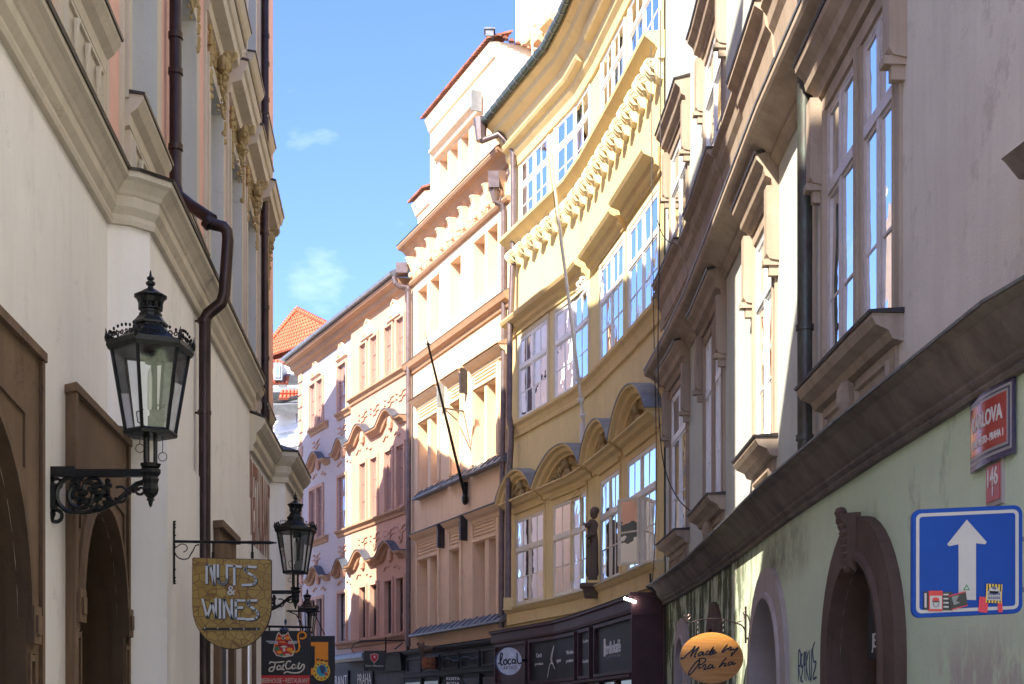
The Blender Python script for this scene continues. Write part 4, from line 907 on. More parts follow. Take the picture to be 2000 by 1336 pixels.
for l, r_, mt in edges:
    a, b = A(l, O), A(r_, O); zt1, zb1 = zt - .36, zb + .06
    fr_ = MB()
    for (u0, u1, v0, v1) in ((a - .06, a, zb1 - .06, zt1 + .06), (b, b + .06, zb1 - .06, zt1 + .06), (a, b, zt1, zt1 + .06), (a, b, zb1 - .06, zb1)): fr_.box(YF, u0, u1, O - .12, O - .02, v0, v1)
    ff = fr_.build('panel_frame', 'maroon', sh); pn = MB(); pn.wall(YF, a, b, zb1, zt1, (), o=O - .085); pp = pn.build('name_panel', mt, ff); pan.append((pp, a, b, zb1, zt1))
m = MB(); m.sweep(YF, s0, s1, [(O - .1, zb - .10), (O + .02, zb - .08), (O + .03, zb - .03), (O - .1, zb + .0)]); m.build('transom_moulding', 'maroon', sh)
m = MB()
for k in range(9): u = s0 + (s1 - s0) * k / 8; m.box(YF, u - .05, u + .05, O - .15, O - .04, 0, zb - .1)
m.build('shop_post', 'maroon', sh, kind='stuff')
m = MB(); m.wall(YF, s0 + .05, s1 - .05, .6, zb - .12, (), o=O - .095); m.build('shop_glass', 'dark_glass', sh)
def ptxt(i, st, u, v, h, w_=None, mt='letter_white', **k):
    pp, a, b, c0, c1 = pan[i]; s = b + (a - b) * u; z_ = c0 + (c1 - c0) * v
    return text('lettering', st, mt, pp, YF.P(s, O - .082, z_), -YF.dir(s), Z3, h, w_, .003, **k)
H_ = pan[0][4] - pan[0][3]
ptxt(0, 'trdlokafé', .45, .40, H_ * .26, (pan[0][2] - pan[0][1]) * .42, bold=.02); ptxt(0, 'COFFEE | WINE | BEER', .47, .30, H_ * .055, (pan[0][2] - pan[0][1]) * .38, 'sheet_grey')
f = MB(); pp, a, b, c0, c1 = pan[0]; s = b + (a - b) * .24; f.box(YF, s, s + .05 * (b - a), O - .084, O - .080, c0 + H_ * .36, c0 + H_ * .74); f.build('logo_bar', 'letter_white', pp)
ptxt(1, 'Coffee', .5, .76, H_ * .07, (pan[1][2] - pan[1][1]) * .6); ptxt(1, 'Cocktails', .5, .30, H_ * .08, (pan[1][2] - pan[1][1]) * .66); 
ptxt(2, 'Czech', .15, .60, H_ * .11, (pan[2][2] - pan[2][1]) * .10); ptxt(2, 'produce', .15, .40, H_ * .07, (pan[2][2] - pan[2][1]) * .15)
ptxt(2, 'Wooden', .82, .57, H_ * .10, (pan[2][2] - pan[2][1]) * .17); ptxt(2, 'products', .82, .38, H_ * .08, (pan[2][2] - pan[2][1]) * .17); ptxt(2, 'propos', .5, .42, H_ * .10, (pan[2][2] - pan[2][1]) * .17, shear=.3)
pp, a, b, c0, c1 = pan[2]; s = b + (a - b) * .33; L_ = (b - a)
sk = MB(); strokes(sk, [[(-.02 * L_, .05 * H_), (.03 * L_, .40 * H_), (.09 * L_, .38 * H_), (.04 * L_, .52 * H_), (.10 * L_, .85 * H_), (.06 * L_, .5 * H_), (.12 * L_, .25 * H_)], [(.23 * L_, .80 * H_), (.20 * L_, .5 * H_), (.18 * L_, .2 * H_)]], YF.P(s, O - .082, c0), -YF.dir(s), Z3, .022, .003); sk.build('script_flourish', 'letter_white', pp)
# tubular lamp on the corner of the fascia
lm = thing('fascia_lamp', 'small lit lamp on the near top corner of the maroon shopfront', 'lamp', (c0_.x - .1, c0_.y - .06, zt - .06))
m = MB(); m.tube([(c0_.x - .13, c0_.y - .10, zt - .03), (c0_.x + .07, c0_.y - .12, zt - .10)], .02, 8); m.build('tube', 'lamp_white', lm)
m = MB(); m.tube([(c0_.x - .0, c0_.y - .10, zt - .05), (c0_.x + .02, c0_.y - .02, zt + .03)], .012, 6); m.build('arm', 'cast_iron', lm)

# attic storey behind the yellow roof
TW = Fac([(3.4, 31.0), (0.10, 38.4)], -1)
tw = thing('attic_tower', 'ivory attic storey with broken cornice rising above the gutter of the yellow house', 'building', (0.1, 38.4, 14))
w = MB(); w.wall(TW, 0, TW.len, 14, 26, [(TW.at(1048), TW.at(1036), 16.4, 19.8), (TW.at(1125), TW.at(1108), 16.4, 19.8)], .15); w.poly([TW.P(TW.len, 0, 14), TW.P(TW.len, -5, 14), TW.P(TW.len, -5, 26), TW.P(TW.len, 0, 26)]); w.build('wall', 'yellow_white', tw)
for (r_, l) in ((1036, 1048), (1108, 1125)): window(TW, TW.at(l), TW.at(r_), 16.4, 19.8, -.05, tw, 'frame_white', 1, 2, (.33, .66), .7)
for i, (l, r_, dz) in enumerate(((1001, 1022, 0), (1024, 1050, .35), (1052, 1066, 0), (1068, 1090, .35))):
    a, b = sorted((TW.at(l), TW.at(r_))); z = 18.9 + dz * .6
    m = MB(); m.sweep(TW, a, b, [(-.01, z), (.06, z), (.1, z + .12), (.22, z + .2), (.24, z + .32), (-.01, z + .4)]); m.build('broken_cornice', 'yellow_trim', tw); m = MB(); m.sweep(TW, a - .05, b + .05, [(-.01, z - .55), (.05, z - .52), (.08, z - .42), (-.01, z - .38)]); m.build('moulding', 'yellow_trim', tw)
m = MB(); m.poly([TW.P(0, 0, 26), TW.P(TW.len, 0, 26), TW.P(TW.len, -5, 26), TW.P(0, -5, 26)]); m.build('roof', 'roof_dark', tw)
an = thing('roof_aerial', 'thin white aerial mast with three crossbars in front of the attic', 'aerial', Wp(1040, 70, 35.6))
c_ = Vector(Wp(1040, 0, 35.6)); m = MB(); m.tube([(c_.x, c_.y, ZG + .3), (c_.x, c_.y, c_.z + 1.0)], .02, 6); m.build('mast', 'pole_white', an)
for py, hw in ((28, .14), (58, .18), (8, .1)):
    m = MB(); z = zz(py, 35.6); m.tube([(c_.x - hw, c_.y, z), (c_.x + hw, c_.y + .2, z - .04)], .022, 6); m.build('crossbar', 'pole_white', an)
# ================================================================ peach house with blind slots and stepped gable
CF = Fac([(0.0, 34.72), (-3.03, 42.06)], -1)
ch = thing('peach_house', 'tall peach house with narrow blind openings, scrolled frieze and tiled gable', 'building', (-1.5, 38.4, 0))
A = CF.at; Zt = CF.zat
def S(l, r_, o=0): return tuple(sorted((A(l, o), A(r_, o))))
zt1 = Zt(818, 1097); zt2 = Zt(819, 829); zt3 = Zt(816, 569); 
f1 = [S(*p) for p in ((818, 834.5), (840, 856), (881, 899), (927, 947), (955, 971))]
f2 = [S(*p) for p in ((819, 835), (841, 856), (882, 900), (927, 946), (951, 971))]
f3 = [S(*p) for p in ((816, 834), (840, 858), (879, 900), (925, 947), (952, 972))]
f4 = [S(*p) for p in ((855, 871), (876, 891), (897, 912), (921, 935))]
zb1 = EYE + 2.62; zb2 = EYE + 6.62; zb3 = EYE + 10.85; zt4 = Zt(855, 314); zb4 = Zt(855, 412)
ops = [(a, b, zb1, zt1) for a, b in f1] + [(a, b, zb2, zt2) for a, b in f2] + [(a, b, zb3, zt3) for a, b in f3]
ZC = EYE + 13.85
w = MB(); w.wall(CF, 0, CF.len, 0, ZC, ops, .30); w.build('front_wall', 'peach', ch)
w = MB()
for (a, b, c0, d0) in ops: w.wall(CF, a, b, c0, d0, (), o=-.30)
w.build('blind_back', 'peach', ch)
body(CF, 0, CF.len, ZC - .02, 9, ch)
w = MB(); w.poly([CF.P(CF.len, 0, 0), CF.P(CF.len, -1, 0), CF.P(CF.len, -1, ZC), CF.P(CF.len, 0, ZC)]); w.build('side_wall', 'peach', ch)
# gable wall above the cornice
gl, gr_ = A(837), A(965); gl2 = A(813); ztop = EYE + 17.05; zst = Zt(813, 400)
for (s0_, s1_, z1_) in ((gr_, gl, ztop), (gl, gl2, zst)):
    m = MB(); oo = [(a, b, zb4, zt4) for a, b in f4] if z1_ == ztop else []
    m.wall(CF, s0_, s1_, ZC - .1, z1_, oo, .25, -.05)
    for (a, b, c0, d0) in oo: m.wall(CF, a, b, c0, d0, (), o=-.30)
    for q in (s0_, s1_): m.poly([CF.P(q, -.05, ZC - .1), CF.P(q, -1.6, ZC - .1), CF.P(q, -1.6, z1_), CF.P(q, -.05, z1_)])
    m.poly([CF.P(s0_, -1.6, ZC - .1), CF.P(s1_, -1.6, ZC - .1), CF.P(s1_, -1.6, z1_), CF.P(s0_, -1.6, z1_)]); m.build('gable_wall', 'peach', ch)
# taller side pier at the right, seen past the gable
pr = MB(); a = CF.P(gr_ , -.05, 0); b = CF.P(gr_, -.05, 0) + Vector((1.05, .35, 0))
pr.prism([(a.x - .0, a.y + .0, ZC - .1), (b.x, b.y, ZC - .1), (b.x + .3, b.y + 3, ZC - .1), (a.x + .3, a.y + 3, ZC - .1)], (0, 0, ztop + .12 - ZC)); pr.build('gable_return', 'peach', ch)
def coping(s0_, s1_, z):
    m = MB(); m.sweep(CF, s0_, s1_, [(-.05, z - .40), (.0, z - .36), (.03, z - .26), (.10, z - .10), (.12, z - .02), (-.05, z + .02)]); q = m.build('gable_cornice', 'peach', ch)
    m = MB(); s = s0_ - .05
    while s < s1_ + .05:
        m.loops([[CF.P(s + du, .20 - t * .7, z + .03 + t * .30 + dz) for du, dz in ((0, 0), (.03, .06), (.08, .08), (.13, .06), (.16, 0), (.08, .02))] for t in (0, 1)], True); s += .17
    m.build('coping_tiles', 'tile_old', q, kind='stuff')
coping(gr_, gl, ztop); coping(gl + .02, gl2 + .1, zst + .05)
m = MB(); 
s = 0
while s < 1.1: m.loops([[Vector((a.x, a.y - .12, ztop + .12)) + Vector((.95, .30, 0)) * ((s + du) / 1.0) + Vector((0, t * 1.2, t * .5 - (s) * .25 + dz)) for du, dz in ((0, 0), (.03, .05), (.08, .07), (.13, .05), (.16, 0))] for t in (0, 1)], True); s += .17
m.build('return_tiles', 'tile_old', ch, kind='stuff')
m = MB(); c_ = CF.P(gr_ + .05, .1, ztop + .33); m.wbox((c_.x - .10, c_.y - .1, c_.z - .22), (c_.x + .10, c_.y + .2, c_.z - .06)); m.wbox((c_.x - .14, c_.y - .13, c_.z - .06), (c_.x + .14, c_.y + .22, c_.z - .02)); m.build('ridge_cap', 'sheet_grey', ch)
# mouldings
z = Zt(845, 303, .15)
m = MB(); m.sweep(CF, f4[-1][0] - .15, f4[0][1] + .2, [(-.06, z - .10), (.06, z - .06), (.10, z + .05), (.20, z + .12), (.20, z + .20), (-.06, z + .26)]); m.build('moulding', 'peach', ch)
for (a, b) in f4: m = MB(); m.sweep(CF, a - .08, b + .08, [(-.06, zb4 - .08), (.08, zb4 - .06), (.12, zb4), (-.06, zb4 + .03)]); m.build('slot_sill', 'peach', ch)
m = MB(); m.box(CF, f4[-1][0] - .22, f4[-1][0] - .17, .0, .28, z - .1, z + .42); m.build('rain_shield', 'zinc', ch)
m = MB(); m.sweep(CF, 0, CF.len, [(-.01, ZC - .32), (.06, ZC - .28), (.10, ZC - .20), (.22, ZC - .08), (.36, ZC - .04), (.40, ZC + .02), (.40, ZC + .06), (-.01, ZC + .30)]); cn = m.build('main_cornice', 'orange_trim', ch)
m = MB(); m.sweep(CF, 0, CF.len, [(.405, ZC + .062), (.42, ZC + .08), (-.04, ZC + .34), (-.04, ZC + .31)]); m.build('cornice_flashing', 'sheet_dark', cn)
zf0, zf1 = EYE + 12.78, ZC - .34
m = MB(); m.sweep(CF, .1, CF.len, [(-.01, zf0 - .10), (.08, zf0 - .08), (.12, zf0 - .02), (.12, zf0 + .03), (-.01, zf0 + .05)]); m.build('moulding', 'orange_trim', ch)
nb_ = 9; sp = CF.len / nb_
for i in range(nb_):
    s = sp * (i + .5); d_ = CF.dir(s); nr = CF.nrm(s); m = MB()
    m.sweep(CF, s - .09, s + .09, [(-.01, zf0 + .10), (.07, zf0 + .12), (.09, zf0 + .28), (.16, zf0 + .42), (.24, zf1 - .02), (-.01, zf1)])
    m.blob(CF.P(s, .12, zf0 + .20), (.08, .07, .09), 7, (d_, nr, Z3)); scroll(m, CF.P(s, .20, zf1 - .08), nr, Z3, .07, 1.3, .03, 0, 1, 10); m.build('scroll_bracket', 'ochre_orn' if False else 'peach', cn)
    m = MB(); ornament(m, CF, s + sp / 2 if i < nb_ - 1 else s - sp / 2, zf0 + .22, sp * .62, .26, 0, 34, .06, i); m.build('carved_frieze', 'peach', cn, smooth=True)
z = Zt(875, 652, .22)
m = MB(); m.sweep(CF, 0, CF.len, [(-.01, z - .28), (.05, z - .26), (.08, z - .16), (.18, z - .10), (.22, z - .0), (.24, z + .04), (-.01, z + .16)]); q = m.build('storey_ledge', 'orange_trim', ch)
m = MB(); m.sweep(CF, 0, CF.len, [(.245, z + .042), (.255, z + .055), (-.01, z + .19), (-.01, z + .165)]); m.build('ledge_flashing', 'sheet_grey', q)
def tinrow(segs, pxy, o, kind):
    for (l, r_) in segs:
        s0_, s1_ = S(l, r_, o); z = kind
        m = MB(); m.sweep(CF, s0_, s1_, [(-.01, z - .05), (o - .03, z - .08), (o, z - .06), (o, z - .02), (-.01, z + .20)]); m.build('tin_ledge', 'sheet_grey', ch)
        for k in range(1, int((s1_ - s0_) / .45) + 1):
            u = s0_ + .45 * k - .1
            if u < s1_ - .05: mm = MB(); mm.sweep(CF, u, u + .03, [(0, z + .19), (o, z - .03), (o, z + .02), (0, z + .235)]); mm.build('tin_seam', 'sheet_grey', ch)
zs2 = Zt(805, 972, .25); zs1 = Zt(800, 1240, .25); zh1 = Zt(800, 1045, .30); zh2 = Zt(803, 780, .30)
tinrow([(804, 858), (863, 901), (907, 974)], 0, .25, zs2); tinrow([(797, 974)], 0, .28, zs1)
for hz, mt in ((zh1, 'sheet_dark'), (zh2, 'zinc')):
    for (l, r_) in ((800, 850), (861, 895), (906, 974)):
        s0_, s1_ = S(l, r_, .25)
        m = MB(); m.sweep(CF, s0_, s1_, [(-.01, hz - .26), (.05, hz - .24), (.08, hz - .16), (.18, hz - .10), (.26, hz - .02), (.26, hz), (-.01, hz + .02)]); q = m.build('window_hood', 'peach', ch)
        m = MB(); m.sweep(CF, s0_ - .02, s1_ + .02, [(-.01, hz + .16), (-.01, hz + .022), (.28, hz + .002), (.30, hz + .02)]); m.build('hood_tin', 'sheet_grey' if mt == 'sheet_dark' else 'orange_trim', q)
    for px in (854, 898):
        s_ = A(px, .2); m = MB(); m.box(CF, s_ - .05, s_ + .05, 0, .20, hz - .60, hz + .05); m.build('rain_shield', mt if px == 854 else 'sheet_dark', ch)
# framed fields round the openings, fluted panels over them
for fl, zb_, zt_, hz in ((f1, zb1, zt1, zh1), (f2, zb2, zt2, zh2)):
    for grp in ((0, 1), (2,), (3, 4)):
        ss = [fl[g_] for g_ in grp]; s0_, s1_ = min(a for a, b in ss), max(b for a, b in ss)
        m = MB()
        for u0, u1 in ((s0_ - .18, s0_ - .03), (s1_ + .03, s1_ + .18)): m.box(CF, u0, u1, 0, .05, zb_, hz - .27)
        m.box(CF, s0_ - .03, s1_ + .03, 0, .055, zt_ + .03, zt_ + .12); q = m.build('window_surround', 'peach', ch)
        m = MB()
        for k in range(5): m.box(CF, s0_ + .04, s1_ - .04, 0, .035, zt_ + .18 + k * .09, zt_ + .23 + k * .09)
        m.build('fluted_panel', 'peach', q)
# small painted line over the shop
# pipe between peach and yellow houses
yy = 35.0; p = MB()
p.tube([Wp(968, 395, yy), Wp(981, 400, yy), Wp(984, 412, yy), Wp(984, 700, yy), Wp(981, 900, yy), Wp(979, 1226, yy)], .07, 10); p.build('downpipe', 'pipe_purple', ch, smooth=True)
c_ = Wp(964, 352, yy); m = MB(); m.wbox((c_[0] - .13, c_[1] - .15, c_[2] - .22), (c_[0] + .14, c_[1] + .15, c_[2] + .18)); m.tube([(c_[0], c_[1], c_[2] - .2), Wp(968, 396, yy)], [.12, .07], 8); m.build('rain_hopper', 'pipe_purple', ch)
# black shopfront
s0_, s1_ = 0.0, CF.len; O = .22; zt_ = Zt(870, 1263, O)
bs = thing('black_shopfront', 'black timber shopfront with leaf ironwork along the foot of the peach house', 'shopfront', (-1.5, 38.4, 0))
m = MB(); m.wall(CF, s0_, s1_, 0, zt_, (), o=O - .06); m.sweep(CF, s0_, s1_, [(0, zt_ - .12), (O, zt_ - .10), (O + .05, zt_ - .02), (O + .05, zt_ + .02), (0, zt_ + .10)]); m.sweep(CF, s0_, s1_, [(0, zt_ - .78), (O + .02, zt_ - .76), (O + .02, zt_ - .70), (0, zt_ - .68)]); m.build('fascia', 'shop_black', bs)
for k in range(5):
    a = s0_ + .25 + k * (s1_ - s0_ - .3) / 5; b = a + (s1_ - s0_ - .3) / 5 - .22
    m = MB(); m.path(CF, [(a, zt_ - .62), (a, zt_ - .2), (b, zt_ - .2), (b, zt_ - .62), (a, zt_ - .62)], [(O - .06, 0), (O - .02, 0), (O - .02, -.04), (O - .06, -.05)]); q = m.build('fascia_panel', 'shop_grey', bs)
    m = MB(); m.box(CF, a - .12, a - .03, O - .06, O + .0, 0, zt_ - .8); m.build('pilaster', 'shop_black', bs)
m = MB(); m.wall(CF, s0_ + .1, s1_ - .1, .4, zt_ - .9, (), o=O - .05); m.build('shop_glass', 'dark_glass', bs)
br_ = thing('iron_branch', 'black iron branch of leaves fixed across the black shopfront', 'ornament', CF.P(A(905, .3), .3, zt_ - .4))
m = MB(); pts = [CF.P(A(865 + 7 * k, .3), .3, zt_ - .38 + .04 * math.sin(k * 1.3)) for k in range(11)]; m.tube(pts, .012, 6); st = m.build('stem', 'cast_iron', br_)
for k in range(16):
    m = MB(); b0 = pts[k % 10] + Vector((0, 0, 0)); m.blob(b0 + Vector((random.uniform(-.05, .05), -.03, random.uniform(-.12, .12))), (.05, .012, .03), 6); m.build('iron_leaf', 'iron_green', br_)
# mouse with basket: small bracket figure on the black shopfront
fgx = CF.P(A(827, .5), .5, 0); fg = thing('basket_figure', 'small grey horse-head figure above a wicker basket on the black shopfront', 'ornament', (fgx.x, fgx.y, zt_ - .2))
zf = lambda py: zz(py, fgx.y)
m = MB(); x_ = fgx.x; y_ = fgx.y
m.blob((x_ + .10, y_, zf(1268)), (.20, .10, .10), 8); m.blob((x_ - .05, y_ - .03, zf(1263)), (.10, .08, .10), 8); m.blob((x_ - .14, y_ - .04, zf(1258)), (.05, .03, .06), 7); m.blob((x_ - .01, y_ - .04, zf(1257)), (.05, .03, .055), 7); m.tube([(x_ - .06, y_, zf(1270)), (x_ + .02, y_ + .02, zf(1285))], [.07, .03], 8)
m.build('figure_body', 'statue', fg, smooth=True)
m = MB(); m.loops([[(x_ + .16 + r * math.cos(k * math.pi / 5), y_ + r * .8 * math.sin(k * math.pi / 5), z_) for k in range(10)] for z_, r in ((zf(1306), .20), (zf(1295), .22), (zf(1284), .21))], True); m.build('basket', 'basket', fg)
# ================================================================ pink house
DF = Fac([(-3.03, 42.06), (-7.76, 51.9)], -1)
DP = Fac([(-3.03, 42.06), tuple(DF.xy(DF.at(691)))], -1)
pk = thing('pink_house', 'pale pink baroque house with terracotta window frames and wavy pediments', 'building', (-5.4, 47, 0))
A = DF.at; Zt = DF.zat
def S(l, r_, o=0): return tuple(sorted((A(l, o), A(r_, o))))
ZE = EYE + 12.95; PO = .10
bayL = A(691)
right = [(704, 716), (725, 738), (753, 767), (776, 790)]
lvs = [(EYE + 10.45, EYE + 11.95), (EYE + 6.35, EYE + 8.15), (EYE + 2.6, EYE + 4.2)]
oR = [(S(l, r_, PO) + lv_) for lv_ in lvs for l, r_ in right]
oL = [(S(l, r_) + lv_) for lv_ in ((EYE + 10.3, EYE + 11.85), (EYE + 6.35, EYE + 8.1), (EYE + 2.6, EYE + 4.2)) for l, r_ in ((606, 617), (620, 631), (661, 677))]
w = MB(); w.wall(DF, 0, bayL, 0, ZE, oR, .12, PO); w.poly([DF.P(bayL, 0, 0), DF.P(bayL, PO, 0), DF.P(bayL, PO, ZE), DF.P(bayL, 0, ZE)]); w.build('bay_wall', 'pink', pk)
w = MB(); w.wall(DF, bayL, DF.len, 0, ZE, oL, .12); w.build('front_wall', 'pink_pale', pk)
body(DF, 0, DF.len, ZE, 8, pk)
w = MB(); w.poly([DF.P(DF.len, 0, 0), DF.P(DF.len, -8, 0), DF.P(DF.len, -8, ZE), DF.P(DF.len, 0, ZE)]); w.build('end_wall', 'pink_pale', pk)
# quoins at the far corner
for k in range(30):
    z = .5 + k * .46
    if z > ZE - .5: break
    m = MB(); m.box(DF, DF.len - (.42 if k % 2 else .30), DF.len, 0, .05, z, z + .40); m.build('quoin', 'pink', pk)
for (ops_, o_) in ((oR, PO), (oL, 0)):
    for (a, b, c0, d0) in ops_:
        t = MB()
        for u0, u1 in ((a - .10, a), (b, b + .10)): t.box(DF, u0, u1, o_ - .005, o_ + .05, c0 - .04, d0 + .10)
        t.box(DF, a, b, o_ - .005, o_ + .048, d0, d0 + .10); t.build('window_surround', 'pink', pk)
        low = c0 < 5
        window(DF, a, b, c0, d0, o_ - .03 if not low else o_ - .1, pk, 'frame_brown' if not low else 'frame_dark', 1, 2, (.33, .66), None, glassm='glass', curtain='curtain', cur_o=.09, fr=.04, tilt=.015, dep=.04)
# eaves
m = MB(); m.sweep(DF, 0, DF.len + .25, [(-.01, ZE - .42), (.10, ZE - .38), (.14, ZE - .28), (.26, ZE - .22), (.30, ZE - .10), (.48, ZE - .04), (.52, ZE + .04), (-.01, ZE + .08)]); m.build('eaves_cornice', 'orange_trim', pk)
m = MB(); m.sweep(DF, 0, DF.len + .3, [(.46, ZE + .082), (.62, ZE + .10), (.62, ZE + .20), (-2.5, ZE + 1.9), (-2.5, ZE + 1.8), (.46, ZE + .12)]); m.build('slate_roof', 'sheet_grey', pk)
# sills, string courses
def sillrow(s0_, s1_, z, o_, mat='orange_trim', deep=.16):
    m = MB(); m.sweep(DF, s0_, s1_, [(o_ - .01, z - .20), (o_ + .05, z - .18), (o_ + .07, z - .10), (o_ + deep, z - .03), (o_ + deep, z + .02), (o_ - .01, z + .06)]); return m.build('sill', mat, pk)
for z in (EYE + 10.38, EYE + 6.25, EYE + 2.5): sillrow(0, bayL, z, PO)
for (l, r_) in ((602, 636), (655, 682)):
    for z in (EYE + 10.22, EYE + 6.28, EYE + 2.52): sillrow(*S(l, r_, .1), z, 0)
# cartouches over the top windows
for px, o_ in ((618, 0), (669, 0), (720, PO), (772, PO)):
    s = A(px, o_); z = EYE + 12.05; m = MB(); d_ = DF.dir(s); nr = DF.nrm(s)
    hw = .36
    m.path(DF, [(s - hw * 1.2, z + .02), (s - hw, z + .06), (s - hw * .5, z + .30), (s - .14, z + .44), (s, z + .52), (s + .14, z + .44), (s + hw * .5, z + .30), (s + hw, z + .06), (s + hw * 1.2, z + .02)], [(o_, 0), (o_ + .09, 0), (o_ + .09, .06), (o_, .07)])
    m.blob(DF.P(s, o_ + .04, z + .25), (.26, .07, .22), 8, (d_, nr, Z3)); m.sweep(DF, s - .55, s + .55, [(o_, z - .02), (o_ + .10, z), (o_ + .10, z + .04), (o_, z + .05)])
    for sg in (-1, 1): scroll(m, DF.P(s + sg * .26, o_ + .07, z + .16), d_, Z3, .10, 1.3, .025, 0, sg, 10)
    m.build('cartouche', 'peach', pk, smooth=False)
# wavy pediments with tin caps
def wavy(s0_, s1_, zb_, o_, bumps, mat='orange_trim'):
    pts = []; n = 16 * bumps; L_ = (s1_ - s0_) / bumps
    for i in range(n + 1):
        s = s0_ + (s1_ - s0_) * i / n; t = ((s - s0_) / L_) % 1.0 if i < n else 1.0
        h = .40 * max(0, math.cos((t - .5) * math.pi * 1.55)) ** 1.3; pts.append((s, zb_ + h))
    m = MB(); m.path(DF, pts, [(o_ - .01, -.16), (o_ + .08, -.15), (o_ + .12, -.08), (o_ + .24, -.03), (o_ + .26, .02), (o_ - .01, .03)]); q = m.build('wavy_pediment', mat, pk)
    m = MB(); m.path(DF, pts, [(o_ - .01, .032), (o_ + .27, .022), (o_ + .28, .045), (o_ - .01, .065)]); m.build('pediment_tin', 'sheet_blue', q)
    m = MB()
    for b_ in range(bumps):
        c_ = s0_ + L_ * (b_ + .5); m.blob(DF.P(c_, o_ + .05, zb_ + .02), (.16, .09, .24), 7, (DF.dir(c_), DF.nrm(c_), Z3))
        for sg in (-1, 1): m.path(DF, [(c_ + sg * .25, zb_ - .35), (c_ + sg * .45, zb_ - .30), (c_ + sg * .6, zb_ - .42), (c_ + sg * .75, zb_ - .40)], [(o_, 0), (o_ + .04, 0), (o_ + .04, .05), (o_, .05)])
    m.build('stucco_ornament', 'pink', q, kind='stuff')
zp2, zp1 = EYE + 8.95, EYE + 4.95
for z in (zp2, zp1):
    wavy(0.0, bayL, z, PO, 2)
    for (l, r_) in ((598, 639), (650, 685)): wavy(*S(l, r_, .1), z - .05, 0, 1)
# stucco aprons
for z in (EYE + 9.75, EYE + 5.75):
    for px, o_ in ((709, PO), (732, PO), (760, PO), (783, PO), (618, 0), (669, 0)):
        s = A(px, o_); m = MB()
        for q in (0, .16):
            m.path(DF, [(s - .42, z - q), (s - .22, z - q), (s - .12, z - .10 - q), (s + .12, z - .10 - q), (s + .22, z - q), (s + .42, z - q)], [(o_, 0), (o_ + .035, 0), (o_ + .035, .045), (o_, .045)])
        if z < EYE + 7: scroll(m, DF.P(s, o_ + .03, z - .35), DF.dir(s), Z3, .16, 1.3, .03, 1.5, 1, 12)
        m.build('stucco_apron', 'pink', pk)
# pipes
yy = 41.7; p = MB(); p.tube([Wp(798, 560, yy), Wp(798, 800, yy), Wp(797, 1262, yy)], .075, 10); p.build('downpipe', 'pipe_purple', pk, smooth=True)
p = MB(); c_ = Wp(785, 527, yy); p.wbox((c_[0] - .16, c_[1] - .2, c_[2] - .14), (c_[0] + .16, c_[1] + .2, c_[2] + .16)); p.tube([Wp(770, 540, yy), Wp(773, 553, yy), Wp(783, 560, yy), Wp(794, 562, yy), Wp(798, 570, yy)], .08, 8); p.build('rain_hopper', 'pipe_purple', pk)
# shopfront strip with awning box
O = .25; zt_ = Zt(690, 1287, O)
bs = thing('grey_shopfront', 'grey shopfront with awning box under the pink house', 'shopfront', (-5, 46, 0))
m = MB(); m.wall(DF, 0, DF.len, 0, zt_, (), o=O - .08); m.build('shop_wall', 'shop_grey', bs)
m = MB(); a, b = S(654, 711, .6); m.sweep(DF, a, b, [(0, zt_ - .10), (.62, zt_ - .12), (.68, zt_ - .02), (.66, zt_ + .10), (.55, zt_ + .16), (0, zt_ + .20)]); m.build('awning_box', 'sheet_grey', bs)
m = MB(); m.sweep(DF, 0, a - .02, [(0, zt_ - .5), (.26, zt_ - .5), (.30, zt_ - .05), (.34, zt_ + .02), (0, zt_ + .12)]); m.build('fascia', 'shop_black', bs)
for l, r_, st in ((652, 677, 'RANT'), (696, 724, 'PRAHA')):
    a, b = S(l, r_, O); s = (a + b) / 2
    m = MB(); m.box(DF, a - .05, b + .05, O - .07, O - .03, zt_ - .95, zt_ - .35); q = m.build('sign_panel', 'shop_grey', bs)
    text('lettering', st, 'letter_white', q, DF.P(s, O - .028, zt_ - .85), -DF.dir(s), Z3, .36, (b - a) * .95, .003)
# ================================================================ far end of the street
fh = thing('white_corner_house', 'white sunlit house with tiled eaves closing the street', 'building', (-10, 62, 0))
yb = 62.0
def fx(px, y=yb): return (px - CX) / F * y
def fz(py, y=yb): return EYE + (HY - py) * y / F
ww_ = Fac([(fx(640), yb - 1.0), (fx(480), yb + 2.0)], -1)
zc = fz(790)
m = MB(); m.wall(ww_, 0, ww_.len, 0, zc); m.build('front_wall', 'far_white', fh)
m = MB(); m.sweep(ww_, 0, ww_.len, [(0, zc - .35), (.15, zc - .25), (.2, zc - .1), (.5, zc), (.55, zc + .1), (0, zc + .15)]); q = m.build('eaves_cornice', 'far_white', fh)
m = MB(); m.tube([ww_.P(0, .62, zc + .14), ww_.P(ww_.len, .62, zc + .14)], .1, 8); m.build('gutter', 'sheet_dark', fh)
for py in (838, 850, 868): m = MB(); z = fz(py); m.sweep(ww_, 0, ww_.len, [(0, z - .1), (.12, z - .05), (.14, z + .06), (0, z + .1)]); m.build('string_course', 'far_white', fh)
m = MB(); ornament(m, ww_, ww_.at(562), fz(885), 1.7, .6, 0, 60, .07, 5); m.build('stucco_relief', 'sheet_grey', fh)
m = MB(); m.box(ww_, ww_.at(580), ww_.at(548), 0, .05, fz(825), fz(803)); m.build('wall_panel', 'far_white', fh)
